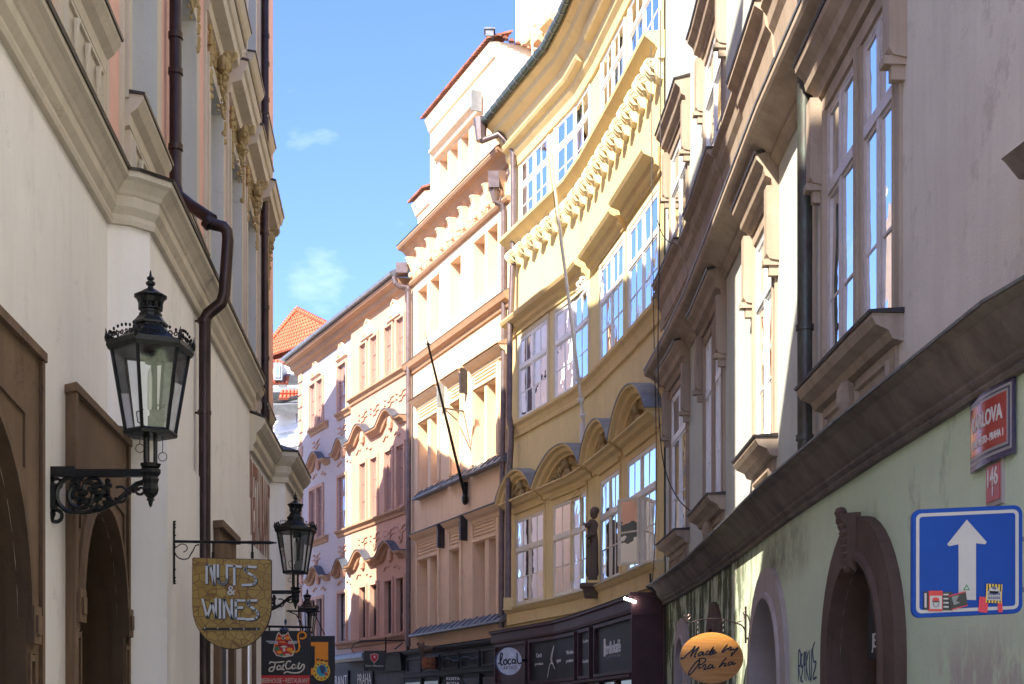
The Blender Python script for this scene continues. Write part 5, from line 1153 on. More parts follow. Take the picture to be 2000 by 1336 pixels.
# roof of small tile bands and grey metal between
def tiles(mb, O_, U, V, nu, nv, wu, wv, th=.06):
    N_ = U.cross(V).normalized()
    if N_.y > 0: N_ = -N_
    for j in range(nv):
        for i in range(nu):
            base = O_ + U * ((i + random.uniform(-.04, .04)) * wu) + V * (j * wv) + N_ * .02
            r0 = [base + U * (wu * x) + N_ * (h * th * 1.6) for x, h in ((0, 0), (.2, .8), (.5, 1), (.8, .8), (1, 0))]; r1 = [p + V * (wv * 1.1) - N_ * .04 for p in r0]
            r0b = [p + N_ * .05 for p in r0]
            mb.loops([r0b, r1], False, False)
            mb.poly([r0[0], r0b[0], r0b[1], r0b[2], r0b[3], r0b[4], r0[4]])
for (l, r_, pt, pb, y) in ((545, 600, 765, 782, 61.5), (500, 566, 733, 752, 63.5), (500, 556, 690, 722, 65.0)):
    m = MB(); O_ = Vector((fx(l, y), y, fz(pb, y))); wd_ = fx(r_, y) - fx(l, y); hh = fz(pt, y) - fz(pb, y)
    V = Vector((0, .8, 1)).normalized(); U = X3
    nv = max(2, int(hh * 1.28 / .32)); tiles(m, O_, U, V, int(wd_ / .16), nv, .16, .32); m.build('roof_tiles', 'tile', fh, kind='stuff')
for (l, r_, pt, pb, y) in ((500, 640, 780, 792, 61.3), (480, 640, 750, 768, 62.2), (480, 640, 722, 736, 64.0)):
    m = MB(); m.prism([(fx(l, y), y, fz(pb, y)), (fx(r_, y), y - .5, fz(pb, y)), (fx(r_, y), y + .6, fz(pt, y)), (fx(l, y), y + .8, fz(pt, y))], (0, .6, -.3)); m.build('metal_roof', 'zinc', fh)
m = MB(); y = 63.2; m.wbox((fx(534, y), y, fz(742, y)), (fx(551, y), y + 1.5, fz(708, y))); dm = m.build('dormer', 'zinc', fh)
m = MB(); m.wbox((fx(537, y), y - .05, fz(737, y)), (fx(547, y), y - .002, fz(714, y))); f_ = m.build('dormer_frame', 'frame_white', dm)
m = MB(); m.wbox((fx(539, y), y - .07, fz(734, y)), (fx(545, y), y - .052, fz(717, y))); m.build('pane', 'glass_mirror', f_)
th_ = thing('tiled_roof_house', 'distant house with steep bright red pyramid roof', 'building', (-10.5, 68, 0))
ze = fz(680, 67); ap_ = Vector((fx(580, 69.5), 69.5, fz(607, 69.5)))
E1 = Vector((fx(500, 69.0), 69.0, ze - .1)); E2 = Vector((fx(665, 65.0), 65.0, ze + .2)); E3 = Vector((E2.x + 1.5, 73, ze)); E4 = Vector((E1.x - .5, 76, ze))
m = MB()
for a, b in ((E1, E2), (E2, E3), (E3, E4), (E4, E1)): m.poly([a, b, ap_])
rf = m.build('roof', 'tile', th_)
m = MB(); nrow = 11
for j in range(nrow):
    t0, t1 = j / nrow, (j + 1.12) / nrow; L0, R0 = E1.lerp(ap_, t0), E2.lerp(ap_, t0); L1, R1 = E1.lerp(ap_, min(t1, 1)), E2.lerp(ap_, min(t1, 1)); nt_ = max(1, int((R0 - L0).length / .20))
    for i in range(nt_):
        u0, u1 = i / nt_, (i + 1) / nt_; rs = []
        for (LL, RR, lift) in ((L0, R0, .10), (L1, R1, .02)):
            rs.append([LL.lerp(RR, u0 + (u1 - u0) * x) + Vector((0, -1, .6)) * (lift * .6 + .05 * h) for x, h in ((0, 0), (.25, .9), (.5, 1.2), (.75, .9), (1, 0))])
        m.loops(rs, False, False); m.poly(rs[0] + [rs[0][-1] + Vector((0, .06, -.05)), rs[0][0] + Vector((0, .06, -.05))])
m.build('roof_tiles', 'tile', rf, kind='stuff')
for a in (E1, E2):
    m = MB(); n = 22
    for k in range(n): p0, p1 = a.lerp(ap_, k / n), a.lerp(ap_, (k + 1.1) / n); m.tube([p0 + Vector((0, -.12, .08)), p1 + Vector((0, -.1, .05))], [.13, .11], 6)
    m.build('ridge_tiles', 'tile', rf, kind='stuff')
m = MB(); m.prism([(E1.x + .3, E1.y + .4, 0), (E2.x - .3, E2.y + .5, 0), (E3.x - .3, 72.5, 0), (E4.x + .4, 75, 0)], (0, 0, ze - .1)); m.build('wall', 'far_white', th_)
m = MB(); m.tube([(ap_.x, ap_.y, ap_.z - .1), (ap_.x, ap_.y, ap_.z + .25)], [.1, .02], 6); m.build('finial', 'tile', rf)
# lavender-white house glimpsed low behind the second lamp
lw = thing('pale_plain_house', 'plain pale house glimpsed low between the left corner and the pink house', 'building', (-9.6, 56, 0))
m = MB(); m.wbox((fx(505, 56), 56, 0), (fx(592, 56), 58, fz(1085, 56))); m.build('wall', 'far_white', lw)
m = MB(); m.wbox((fx(505, 56), 55.8, fz(1088, 56)), (fx(594, 56), 58, fz(1080, 56))); m.build('coping', 'zinc', lw)
# ================================================================ street lamps
def make_lamp(loc, label):
    L = thing('street_lamp', label, 'street lamp', loc, 'black wall lamps along the left side of the street')
    o = Vector(loc); R0 = math.radians(-95)
    def ring(r, z, k): a = R0 + k * math.pi / 3; return o + Vector((r * math.cos(a), r * math.sin(a), z))
    zb, zt_ = .355, .945; rb, rt = .172, .272
    m = MB(); m.lathe(o, [(.03, zb - .03), (rb + .012, zb - .02), (rb + .02, zb), (rb, zb + .02), (.04, zb + .02)], 6, R0); m.lathe(o, [(rt - .02, zt_ - .02), (rt + .02, zt_ - .03), (rt + .035, zt_), (rt + .03, zt_ + .035), (rt - .03, zt_ + .045), (rt - .03, zt_ - .01)], 6, R0)
    for k in range(6): m.tube([ring(rb, zb, k), ring(rt, zt_, k)], .013, 6)
    fr = m.build('lantern_frame', 'cast_iron', L)
    for k in range(6):
        g = MB(); g.poly([ring(rb - .004, zb + .02, k), ring(rb - .004, zb + .02, k + 1), ring(rt - .006, zt_ - .02, k + 1), ring(rt - .006, zt_ - .02, k)]); g.build('pane', 'lamp_glass', L)
    m = MB(); m.lathe(o, [(rt + .0, zt_ + .03), (.235, zt_ + .055), (.165, zt_ + .105), (.118, zt_ + .15), (.112, zt_ + .165), (.125, zt_ + .17), (.125, zt_ + .185), (.10, zt_ + .21), (.082, zt_ + .235)], 6, R0); rf_ = m.build('lantern_roof', 'cast_iron', L)
    m = MB()
    for k in range(6):
        a, b = ring(rt + .02, zt_ + .04, k), ring(rt + .02, zt_ + .04, k + 1); d = (b - a).normalized(); W = (b - a).length
        for q in range(7):
            t = (q + .5) / 7; h = .030 + .035 * math.sin(math.pi * t); c_ = a.lerp(b, t); scroll(m, c_ + Z3 * h * .5, d, Z3, .02, 1.1, .006, q, 1, 7); m.blob(c_ + Z3 * (h + .012), (.010, .010, .014), 5)
        m.blob(ring(rt + .03, zt_ + .05, k), (.016, .016, .035), 6); m.tube([ring(rt + .03, zt_ + .07, k), ring(rt + .035, zt_ + .115, k)], [.011, .002], 5)
    m.build('roof_cresting', 'cast_iron', rf_)
    m = MB(); m.lathe(o, [(.078, 1.165), (.082, 1.19), (.072, 1.20), (.072, 1.215), (.085, 1.222), (.085, 1.23), (.05, 1.232)], 12)
    m.lathe(o, [(.05, 1.265), (.086, 1.268), (.100, 1.30), (.116, 1.312), (.116, 1.32), (.085, 1.335), (.040, 1.365), (.022, 1.375), (.018, 1.39), (.032, 1.40), (.034, 1.415), (.018, 1.425), (.016, 1.432), (.026, 1.438), (.026, 1.448), (.010, 1.462), (.004, 1.50)], 12)
    for k in range(8): a = k * math.pi / 4; p0 = o + Vector((.074 * math.cos(a), .074 * math.sin(a), 1.225)); m.tube([p0, p0 + Z3 * .05], .013, 6)
    m.build('chimney', 'cast_iron', L)
    m = MB(); m.tube([o + Vector((0, 0, zb)), o + Vector((0, 0, zb + .12))], .02, 8); m.wbox(o + Vector((.0, -.03, zb + .03)), o + Vector((.085, .04, zb + .16))); bn = m.build('burner', 'burner', L)
    m = MB(); m.tube([o + Vector((.02, .02, zb + .1)), o + Vector((.02, .02, zt_ + .02))], .022, 8); m.tube([o + Vector((.03, 0, zb + .16)), o + Vector((.05, .0, zb + .2)), o + Vector((.09, 0, zb + .18)), o + Vector((.10, 0, zb + .2))], .004, 5); m.tube([o + Vector((-.02, 0, zb + .04)), o + Vector((-.09, 0, zb + .08)), o + Vector((-.1, 0, zb + .15)), o + Vector((-.05, 0, zb + .17))], .005, 5); m.lathe(o + Vector((.02, .0, zt_ - .10)), [(.015, 0), (.06, .0), (.05, .05), (.07, .07), (.02, .12)], 10); m.build('gas_pipe', 'cast_iron', bn)
    m = MB(); m.lathe(o + Vector((-.0, -.02, zb + .16)), [(.012, 0), (.017, .03), (.017, .22), (.012, .27), (.003, .29)], 8); m.build('mantle', 'bulb', bn)
    m = MB(); m.tube([o + Vector((-.028, 0, .06)), o + Vector((-.03, 0, .36))], .022, 8); m.tube([o + Vector((.034, 0, .06)), o + Vector((.034, 0, .36))], .015, 8); m.lathe(o, [(.03, .10), (.065, .115), (.075, .14), (.05, .145)], 8)
    m.lathe(o, [(.004, -.165), (.012, -.15), (.018, -.12), (.03, -.115), (.022, -.10), (.05, -.07), (.058, -.04), (.05, .0), (.06, .03), (.052, .05), (.072, .075), (.072, .10), (.03, .12)], 10); post = m.build('lamp_post', 'cast_iron', L)
    m = MB(); x0 = -.735
    m.obox(o + Vector((x0 / 2, 0, .075)), (X3, Y3, Z3), (-x0 / 2, .022, .026)); m.obox(o + Vector((x0 * .85, 0, .085)), (X3, Y3, Z3), (.10, .026, .034)); m.build('bracket_arm', 'cast_iron', L)
    m = MB(); m.obox(o + Vector((x0, 0, -.10)), (X3, Y3, Z3), (.02, .05, .20)); m.obox(o + Vector((x0 + .04, 0, -.09)), (X3, Y3, Z3), (.035, .035, .09)); m.blob(o + Vector((x0 + .02, 0, .03)), (.045, .04, .05), 7); m.blob(o + Vector((x0 + .02, 0, -.21)), (.05, .04, .06), 7); m.build('wall_plate', 'cast_iron', L)
    m = MB()
    C_ = lambda cx_, cz_, r, a0, a1, rad=.016, n=16: m.tube([o + Vector((cx_ + r * math.cos(math.radians(a0 + (a1 - a0) * i / n)), 0, cz_ + r * math.sin(math.radians(a0 + (a1 - a0) * i / n)))) for i in range(n + 1)], rad, 6)
    C_(-.535, -.075, .125, 60, 260, .019); C_(-.49, -.085, .085, 120, 400, .018); C_(-.50, -.07, .04, 0, 300, .012); C_(-.40, -.03, .07, -60, 200, .015)
    m.tube([o + Vector((-.60, 0, -.19)), o + Vector((-.48, 0, -.205)), o + Vector((-.36, 0, -.185)), o + Vector((-.24, 0, -.13)), o + Vector((-.17, 0, -.06)), o + Vector((-.10, 0, .0)), o + Vector((-.04, 0, .02))], .016, 6)
    C_(-.215, -.075, .055, -100, 120, .010); C_(-.665, -.225, .042, -180, 140, .014); C_(-.66, .0, .035, -100, 120, .012); scroll(m, o + Vector((-.07, 0, -.045)), X3, Z3, .045, 1.3, .012, 1.2, 1, 14)
    m.build('bracket_scrolls', 'cast_iron', L)
    m = MB(); r_ = random.Random(3)
    for q in range(46):
        m.blob(o + Vector((-.44 + r_.uniform(-.13, .15), r_.uniform(-.02, .02), -.07 + r_.uniform(-.11, .09))), (r_.uniform(.015, .035), .02, r_.uniform(.015, .03)), 5)
    for q in range(8): m.blob(o + Vector((-.30 + .03 * q, 0, -.135 + .014 * q)), (.02, .015, .016), 5)
    m.build('bracket_leaves', 'cast_iron', L)
    for dx, dz in ((.085, -.0), (-.075, .06)):
        m = MB(); c_ = o + Vector((dx, .0, .19 + dz)); m.tube([c_ + Z3 * .03, c_ + Z3 * (.16 - dz)], .003, 5); m.tube([c_ + Vector((.03 * math.cos(i * math.pi / 9), 0, .03 * math.sin(i * math.pi / 9))) for i in range(19)], .003, 5); m.build('pull_ring', 'wire', L)
    return L
def wp(px, py, y): return (xx(px, y), y, zz(py, y))
l1 = make_lamp(wp(294, 945, 10.0), 'largest and nearest black gas lamp on a scrolled bracket over the stone portals')
copy_tree(l1, wp(577, 1167, 20.2), 'middle-sized black wall lamp right of the hanging board with stone pattern')
copy_tree(l1, wp(600, 1262, 37.0), 'smallest and farthest black wall lamp behind the black cat sign')

# ================================================================ NUTS & WINES board
yw = 12.9
def WX(px): return xx(px, yw)
def WZ(py): return zz(py, yw)
nw = thing('hanging_sign', 'shield-shaped mustard board with stone pattern lettered NUTS & WINES on an iron arm', 'sign', (WX(452), yw, WZ(1175)))
th = .035
out = [(376, 1090), (529, 1094), (529, 1185)] + [(452.5 + 76.5 * math.cos(math.radians(a)), 1185 + 82 * math.sin(math.radians(a))) for a in range(12, 180, 12)] + [(376, 1185)]
m = MB(); m.prism([(WX(x), yw, WZ(y)) for x, y in out], (0, th, 0)); bd = m.build('board', 'mosaic', nw)
m = MB(); pts = [Vector((WX(x), yw + th / 2, WZ(y))) for x, y in out + [out[0]]]
for a, b in zip(pts, pts[1:]): m.tube([a, b], .008, 4)
m.build('board_edge', 'frame_dark', bd)
def sl(glyphs, w_, mat, off=(0, 0), yoff=-.006, th_=.006):
    k = MB()
    for ln in glyphs:
        for a, b in zip(ln, ln[1:]):
            A_ = Vector((WX(a[0] + off[0]), yw + yoff, WZ(a[1] + off[1]))); B_ = Vector((WX(b[0] + off[0]), yw + yoff, WZ(b[1] + off[1]))); d = (B_ - A_); L_ = d.length; d.normalize(); nn = d.cross(Y3)
            k.obox((A_ + B_) / 2, (d, Y3, nn), (L_ / 2 + w_ * .35, th_ / 2, w_ / 2))
    return k.build('lettering', mat, bd)
arc = lambda cx_, cy_, rx, ry, a0, a1, n=8: [(cx_ + rx * math.cos(math.radians(a0 + (a1 - a0) * i / n)), cy_ + ry * math.sin(math.radians(a0 + (a1 - a0) * i / n))) for i in range(n + 1)]
G = [[(404, 1139), (404, 1103)], [(404, 1103), (411, 1106), (418, 1141)], [(419, 1141), (419, 1104)],
     [(426, 1104), (426, 1130)] + arc(435, 1132, 8.5, 9, 180, 0, 6)[0:] + [(443.5, 1104)], [(447, 1105), (471, 1107)], [(458, 1106), (458, 1142)],
     [(500, 1108), (483, 1107), (479, 1110), (479, 1114), (483, 1118), (495, 1125), (500, 1130), (500, 1137), (495, 1142), (474, 1143)],
     [(396, 1171), (405, 1206), (414, 1178), (422, 1206), (422, 1170)], [(430, 1171), (430, 1207)], [(438, 1207), (438, 1171), (453, 1208), (453, 1172)],
     [(478, 1173), (461, 1173), (461, 1208), (478, 1209)], [(461, 1187), (474, 1187)],
     [(501, 1173), (488, 1173), (484, 1176), (484, 1180), (488, 1184), (499, 1191), (504, 1196), (504, 1203), (499, 1209), (482, 1210)]]
G = [[(x, y) for x, y in g_] for g_ in G]
sl(G, .024, 'letter_black', (1.2, 1.0), -.003); sl(G, .021, 'letter_silver', (0, 0), -.009)  # black offset copy paints a shadow behind the silver letters
text('lettering', '&', 'letter_silver', bd, (WX(452), yw - .008, WZ(1162)), X3, Z3, .085, None, .003)
m = MB(); m.obox((WX(452), yw - .004, WZ(1228.5)), (X3, Y3, Z3), (.258, .004, .011)); q = m.build('slot_band', 'letter_black', bd)
for k in range(5): m = MB(); m.tube([(WX(400 + 25.5 * k), yw - .012, WZ(1227 + k * .5)), (WX(400 + 25.5 * k), yw - .008, WZ(1227 + k * .5))], .006, 8); m.build('screw', 'letter_silver', q)
m = MB(); m.tube([(WX(338), yw + .02, WZ(1057)), (WX(530), yw + .02, WZ(1059.5))], .013, 8)
for k in range(16): m.tube([(WX(484 + 2.8 * k), yw + .02, WZ(1059)), (WX(485.2 + 2.8 * k), yw + .02, WZ(1059))], .017, 8)
m.blob((WX(532), yw + .02, WZ(1059.5)), (.016, .012, .012), 6); m.blob((WX(537), yw + .02, WZ(1059.5)), (.014, .008, .008), 6)
m.tube([(WX(339), yw + .02, WZ(1018)), (WX(339), yw + .02, WZ(1140))], .010, 6)
for py in (1018, 1024, 1030, 1045, 1112, 1128, 1134, 1139): m.blob((WX(340), yw + .02, WZ(py)), (.014, .012, .010), 6)
ar_ = m.build('bracket_arm', 'cast_iron', nw)
m = MB(); pts = arc(357, 1074, 17, 17, 180, 20, 8); m.tube([Vector((WX(x), yw + .02, WZ(y))) for x, y in [(340, 1062)] + arc(358, 1074, 18.5, 18, 200, 60, 8) + [(376, 1075), (381, 1065), (388, 1063)]], .006, 6)
m.tube([Vector((WX(x), yw + .02, WZ(y))) for x, y in [(340, 1070)] + arc(355, 1070, 10, 8, 250, 440, 9)], .005, 6); m.build('bracket_scroll', 'cast_iron', ar_)
for px in (415, 492): m = MB(); m.tube([(WX(px), yw + .018, WZ(1060)), (WX(px), yw + .018, WZ(1091))], .009, 6); m.tube([(WX(px), yw + .018, WZ(1078)), (WX(px), yw + .018, WZ(1090))], .014, 6); m.build('hanger', 'cast_iron', ar_)

# ================================================================ cat beerhouse board
yw = 17.5
fc = thing('hanging_sign', 'black board with striped cat emblem, FatCat lettering and red BEERHOUSE band', 'sign', (WX(557), yw, WZ(1290)))
m = MB(); m.wbox((WX(510), yw, WZ(1375)), (WX(606), yw + .06, WZ(1232))); bd = m.build('board', 'sign_black', fc)
m = MB(); m.wbox((WX(510.5), yw - .004, WZ(1350)), (WX(605.5), yw - .0005, WZ(1319))); m.build('red_band', 'sign_red', bd)
text('lettering', 'BEERHOUSE • RESTAURANT', 'letter_cream', bd, (WX(557.5), yw - .008, WZ(1334)), X3, Z3, .058, WX(605) - WX(511), .002)
def pl(pts, mat, off=.003, name='emblem_piece', par=None):
    m = MB(); m.prism([(WX(x), yw - off, WZ(y)) for x, y in pts], (0, .002, 0)); return m.build(name, mat, par or bd)
E = lambda cx_, cy_, rx, ry, n=16: [(cx_ + rx * math.cos(2 * math.pi * i / n), cy_ + ry * math.sin(2 * math.pi * i / n)) for i in range(n)]
pl([(541, 1238), (545, 1234), (549, 1240), (558, 1239), (563, 1234), (566, 1243), (574, 1255), (577, 1270), (572, 1281), (556, 1284), (540, 1281), (533, 1271), (537, 1254)], 'letter_cream', .002)
pl([(542, 1241), (545, 1237), (549, 1242), (558, 1241), (563, 1237), (565, 1244), (573, 1256), (575.5, 1269), (570, 1279), (556, 1281), (541, 1279), (535, 1270), (538, 1255)], 'sign_red', .005)
for x, y, rx, ry, mt in ((562, 1246, 5, 3.5, 'sign_orange'), (545, 1247, 4, 2.5, 'sign_orange'), (540, 1258, 4, 2, 'sign_orange'), (569, 1256, 4, 3, 'sign_orange'), (553, 1254, 8, 1.6, 'sign_orange'), (555, 1263, 7, 2, 'letter_cream'), (541, 1267, 5, 4, 'c_green'), (566, 1269, 6, 4, 'sign_orange'), (571, 1273, 4, 2.5, 'c_yellow'), (546, 1274, 5, 3, 'sign_orange'), (555, 1269, 2.5, 4, 'letter_cream'), (550, 1279, 5, 2.2, 'c_green'), (562, 1279, 5, 2.2, 'letter_cream'), (553.5, 1246, 4, 3, 'letter_cream'), (553.5, 1246, 2, 2, 'sign_black'), (561, 1253, 5, 1.4, 'sign_black'), (547, 1261, 5, 1.0, 'sign_black'), (565, 1262, 6, 1.0, 'sign_black')):
    pl(E(x, y, rx, ry), mt, .008 if mt != 'sign_black' else .011)
m = MB()
for k in range(3):
    for sg in (-1, 1): m.tube([(WX(553 + sg * 10), yw - .012, WZ(1253 + 1.8 * k)), (WX(553 + sg * (33 - 3 * k)), yw - .012, WZ(1252.5 + 2.2 * k))], .004, 4)
m.build('whiskers', 'letter_silver', bd)
m = MB(); m.tube([Vector((WX(x), yw - .008, WZ(y))) for x, y in [(577, 1274), (583, 1271), (585, 1262), (583, 1252), (582, 1243)] + arc(590, 1241, 7.5, 6.5, 190, 480, 12)], .012, 6); m.build('tail_stripe', 'sign_orange', bd)
k = MB(); o_ = (WX(524), yw - .004, WZ(1311)); u = WX(525) - WX(524); q_ = lambda L_: [[(x * u, y * u) for x, y in ln] for ln in L_]
strokes(k, q_([[(2, 14), (5, 18), (14, 17), (32, 19)], [(14, 17), (12, 8), (9, 1), (3, 0), (2, 4), (7, 8), (14, 8)], [(24, 10), (20, 11), (17, 6), (19, 3), (23, 5), (25, 10), (24, 4), (27, 4)], [(31, 15), (28, 4), (32, 3)], [(27, 11), (34, 12)],
    [(44, 17), (42, 20), (37, 18), (34, 11), (36, 5), (41, 5), (45, 8)], [(53, 12), (49, 13), (46, 8), (48, 5), (52, 7), (54, 12), (53, 6), (56, 7)], [(61, 18), (58, 7), (61, 5), (64, 8), (67, 13), (70, 12), (70, 7), (66, 1), (58, -3), (46, -3), (36, -1), (30, -5)], [(57, 14), (64, 15)]]), o_, X3, Z3, .016, .003)
k.build('lettering', 'letter_cream', bd)
m = MB(); m.tube([(WX(508), yw + .03, WZ(1223)), (WX(608), yw + .03, WZ(1225))], .016, 6); m.tube([(WX(520), yw + .03, WZ(1222)), (xx(420, yw), yw + .03, WZ(1222))], .016, 6)
for px in (525, 590): m.tube([(WX(px), yw + .03, WZ(1224)), (WX(px), yw + .03, WZ(1233))], .01, 5)
m.build('bracket_arm', 'cast_iron', fc)
m = MB(); m.blob((WX(555), yw - .01, WZ(1230)), (.06, .03, .025), 8); m.tube([(WX(556), yw, WZ(1226)), (WX(558), yw + .02, WZ(1212))], .008, 5); m.blob((WX(557), yw + .02, WZ(1214)), (.02, .02, .035), 6); m.build('sign_lamp', 'c_navy', fc)

# ================================================================ orange board with blue lizard roundel
yw = 22.0
og = thing('hanging_sign', 'black-framed orange board with blue and yellow round emblem half hidden by the cat sign', 'sign', (WX(630), yw, WZ(1290)))
m = MB(); m.wbox((WX(596), yw, WZ(1350)), (WX(653), yw + .07, WZ(1242))); bd = m.build('board', 'sign_black', og)
pl([(604, 1254), (641, 1254), (641, 1330), (604, 1330)], 'sign_orange', .004, 'orange_panel')
pl([(604, 1262), (615, 1262), (615, 1305), (604, 1305)], 'sign_black', .008, 'dark_block')
pl([(604, 1318), (641, 1318), (641, 1340), (604, 1340)], 'sign_black', .008, 'dark_block')
pl([(x, y) for x, y in E(628, 1311, 17, 19, 20)], 'c_yellow', .012, 'emblem_ring')
for k in range(12):
    a = k * math.pi / 6; pl(E(628 + 13.5 * math.cos(a), 1311 + 15 * math.sin(a), 1.8, 1.8, 6), ['sign_red', 'c_green', 'sign_black'][k % 3], .015, 'emblem_dot')
pl(E(629, 1310, 10.5, 11.5, 16), 'c_cyan', .015, 'emblem_disc'); pl([(624, 1301), (632, 1299), (636, 1306), (632, 1318), (627, 1312)], 'c_navy', .018, 'lizard'); pl([(634, 1312), (642, 1316), (636, 1321)], 'sign_red', .018, 'emblem_flag')
for k in range(3): pl([(618 + 8 * k, 1287 + 1.5 * k), (624 + 8 * k, 1286 + 1.5 * k), (624 + 8 * k, 1289 + 1.5 * k), (618 + 8 * k, 1290 + 1.5 * k)], 'sign_black', .012, 'emblem_mark')
m = MB(); m.tube([(WX(612), yw + .03, WZ(1195)), (WX(634), yw + .03, WZ(1240))], .008, 5); m.tube([(WX(560), yw + .03, WZ(1193)), (WX(624), yw + .03, WZ(1194))], .014, 5); m.tube([(WX(545), yw + .03, WZ(1194)), (WX(560), yw + .03, WZ(1193))], .014, 5); m.tube([Vector((WX(x), yw + .03, WZ(y))) for x, y in ((565, 1195), (578, 1200), (586, 1214), (592, 1238))], .010, 5); m.build('bracket_arm', 'cast_iron', og)

# ================================================================ black square with red shield
yw = 38.0
rs = thing('projecting_sign', 'small black square sign with crimson shield on the pink house', 'sign', (WX(731), yw, WZ(1290)))
m = MB(); m.wbox((WX(711), yw, WZ(1310)), (WX(752), yw + .08, WZ(1271))); bd = m.build('board', 'sign_black', rs)
pl([(723, 1278), (731, 1276), (739, 1278), (738.5, 1287), (731, 1296), (723.5, 1287)], 'letter_cream', .004, 'shield_rim'); pl([(724, 1279), (731, 1277.2), (738, 1279), (737.5, 1286.5), (731, 1294.5), (724.5, 1286.5)], 'sign_pink_red', .008, 'shield'); pl([(729.5, 1284), (731, 1280), (733, 1282), (733, 1285.5)], 'letter_white', .012, 'shield_mark')
text('lettering', 'Tavar Alkemyra', 'letter_white', bd, (WX(731), yw - .008, WZ(1302)), X3, Z3, .05, WX(748) - WX(713), .002, shear=.3)
m = MB(); m.tube([(WX(702), yw + .04, WZ(1252)), (WX(790), yw + .04, WZ(1250))], .02, 5); m.tube([(WX(753), yw + .04, WZ(1244)), (WX(753), yw + .04, WZ(1275))], .02, 5); m.tube([Vector((WX(x), yw + .04, WZ(y))) for x, y in ((702, 1253), (690, 1258), (686, 1268), (692, 1276))], .012, 5); m.tube([(WX(786), yw + .1, WZ(1255)), (WX(770), yw + .1, WZ(1268))], .02, 5); m.build('bracket_arm', 'cast_iron', rs)

# ================================================================ round shop sign at the bottom of the peach house
yw = 35.2
kb = thing('projecting_sign', 'round black sign lettered KOSTA BODA low in front of the black shopfront', 'sign', (WX(886), yw, WZ(1335)))
m = MB(); m.prism([(WX(x), yw, WZ(y)) for x, y in E(885.5, 1343, 25, 25, 28)], (0, .07, 0)); bd = m.build('disc', 'sign_black', kb)
text('lettering', 'KOSTA', 'letter_white', bd, (WX(885), yw - .005, WZ(1328)), X3, Z3, .065, WX(898) - WX(872), .003, bold=.02); text('lettering', 'BODA', 'letter_white', bd, (WX(885), yw - .005, WZ(1337)), X3, Z3, .065, WX(898) - WX(873), .003, bold=.02)
m = MB(); m.tube([(WX(905), yw + .04, WZ(1338)), (WX(930), yw + .3, WZ(1338))], .02, 6); m.build('bracket_arm', 'cast_iron', kb)
# round LOCAL ARTISTS sign
yw = YF.P(YF.at(1020, .62), .62, 0).y - .05
la = thing('projecting_sign', 'round white sign lettered local ARTISTS at the far end of the maroon shopfront', 'sign', (WX(993), yw, WZ(1291)))
m = MB(); m.prism([(WX(x), yw + .0, WZ(y)) for x, y in E(992.5, 1291.5, 26, 28, 32)], (0, .09, 0)); bd = m.build('drum', 'c_navy', la)
m = MB(); m.prism([(WX(x), yw - .01, WZ(y)) for x, y in E(994.5, 1291.5, 24.5, 27, 32)], (0, .02, 0)); fc_ = m.build('face', simple('opal_face', (0.55, 0.58, 0.68), .4), bd)
k = MB(); u = WX(101) - WX(100); o_ = (WX(972), yw - .011, WZ(1297))
strokes(k, [[(x * u, y * u) for x, y in ln] for ln in [[(0, 0), (4, 2), (8, 12), (9, 20), (6, 20), (5, 8), (7, -2), (10, 0)], [(16, 8), (12, 6), (12, 1), (15, -1), (18, 3), (17, 8), (14, 9)], [(26, 9), (22, 9), (20, 3), (22, 0), (27, 1)], [(34, 8), (30, 9), (28, 4), (30, 1), (34, 4), (35, 9), (34, 3), (37, 1)], [(38, 23), (38, 10), (40, 2), (44, 1), (47, 4)]]], o_, X3, Z3, .032, .003); k.build('lettering', 'letter_black', fc_)
text('lettering', 'ARTISTS', 'letter_black', fc_, (WX(996.5), yw - .012, WZ(1307)), X3 + Z3 * .05, Z3, .075, WX(1010) - WX(983), .003)
m = MB(); m.tube([(WX(1018), yw + .04, WZ(1290)), (WX(1030), yw + .1, WZ(1289))], .03, 6); m.build('bracket_arm', 'cast_iron', la)

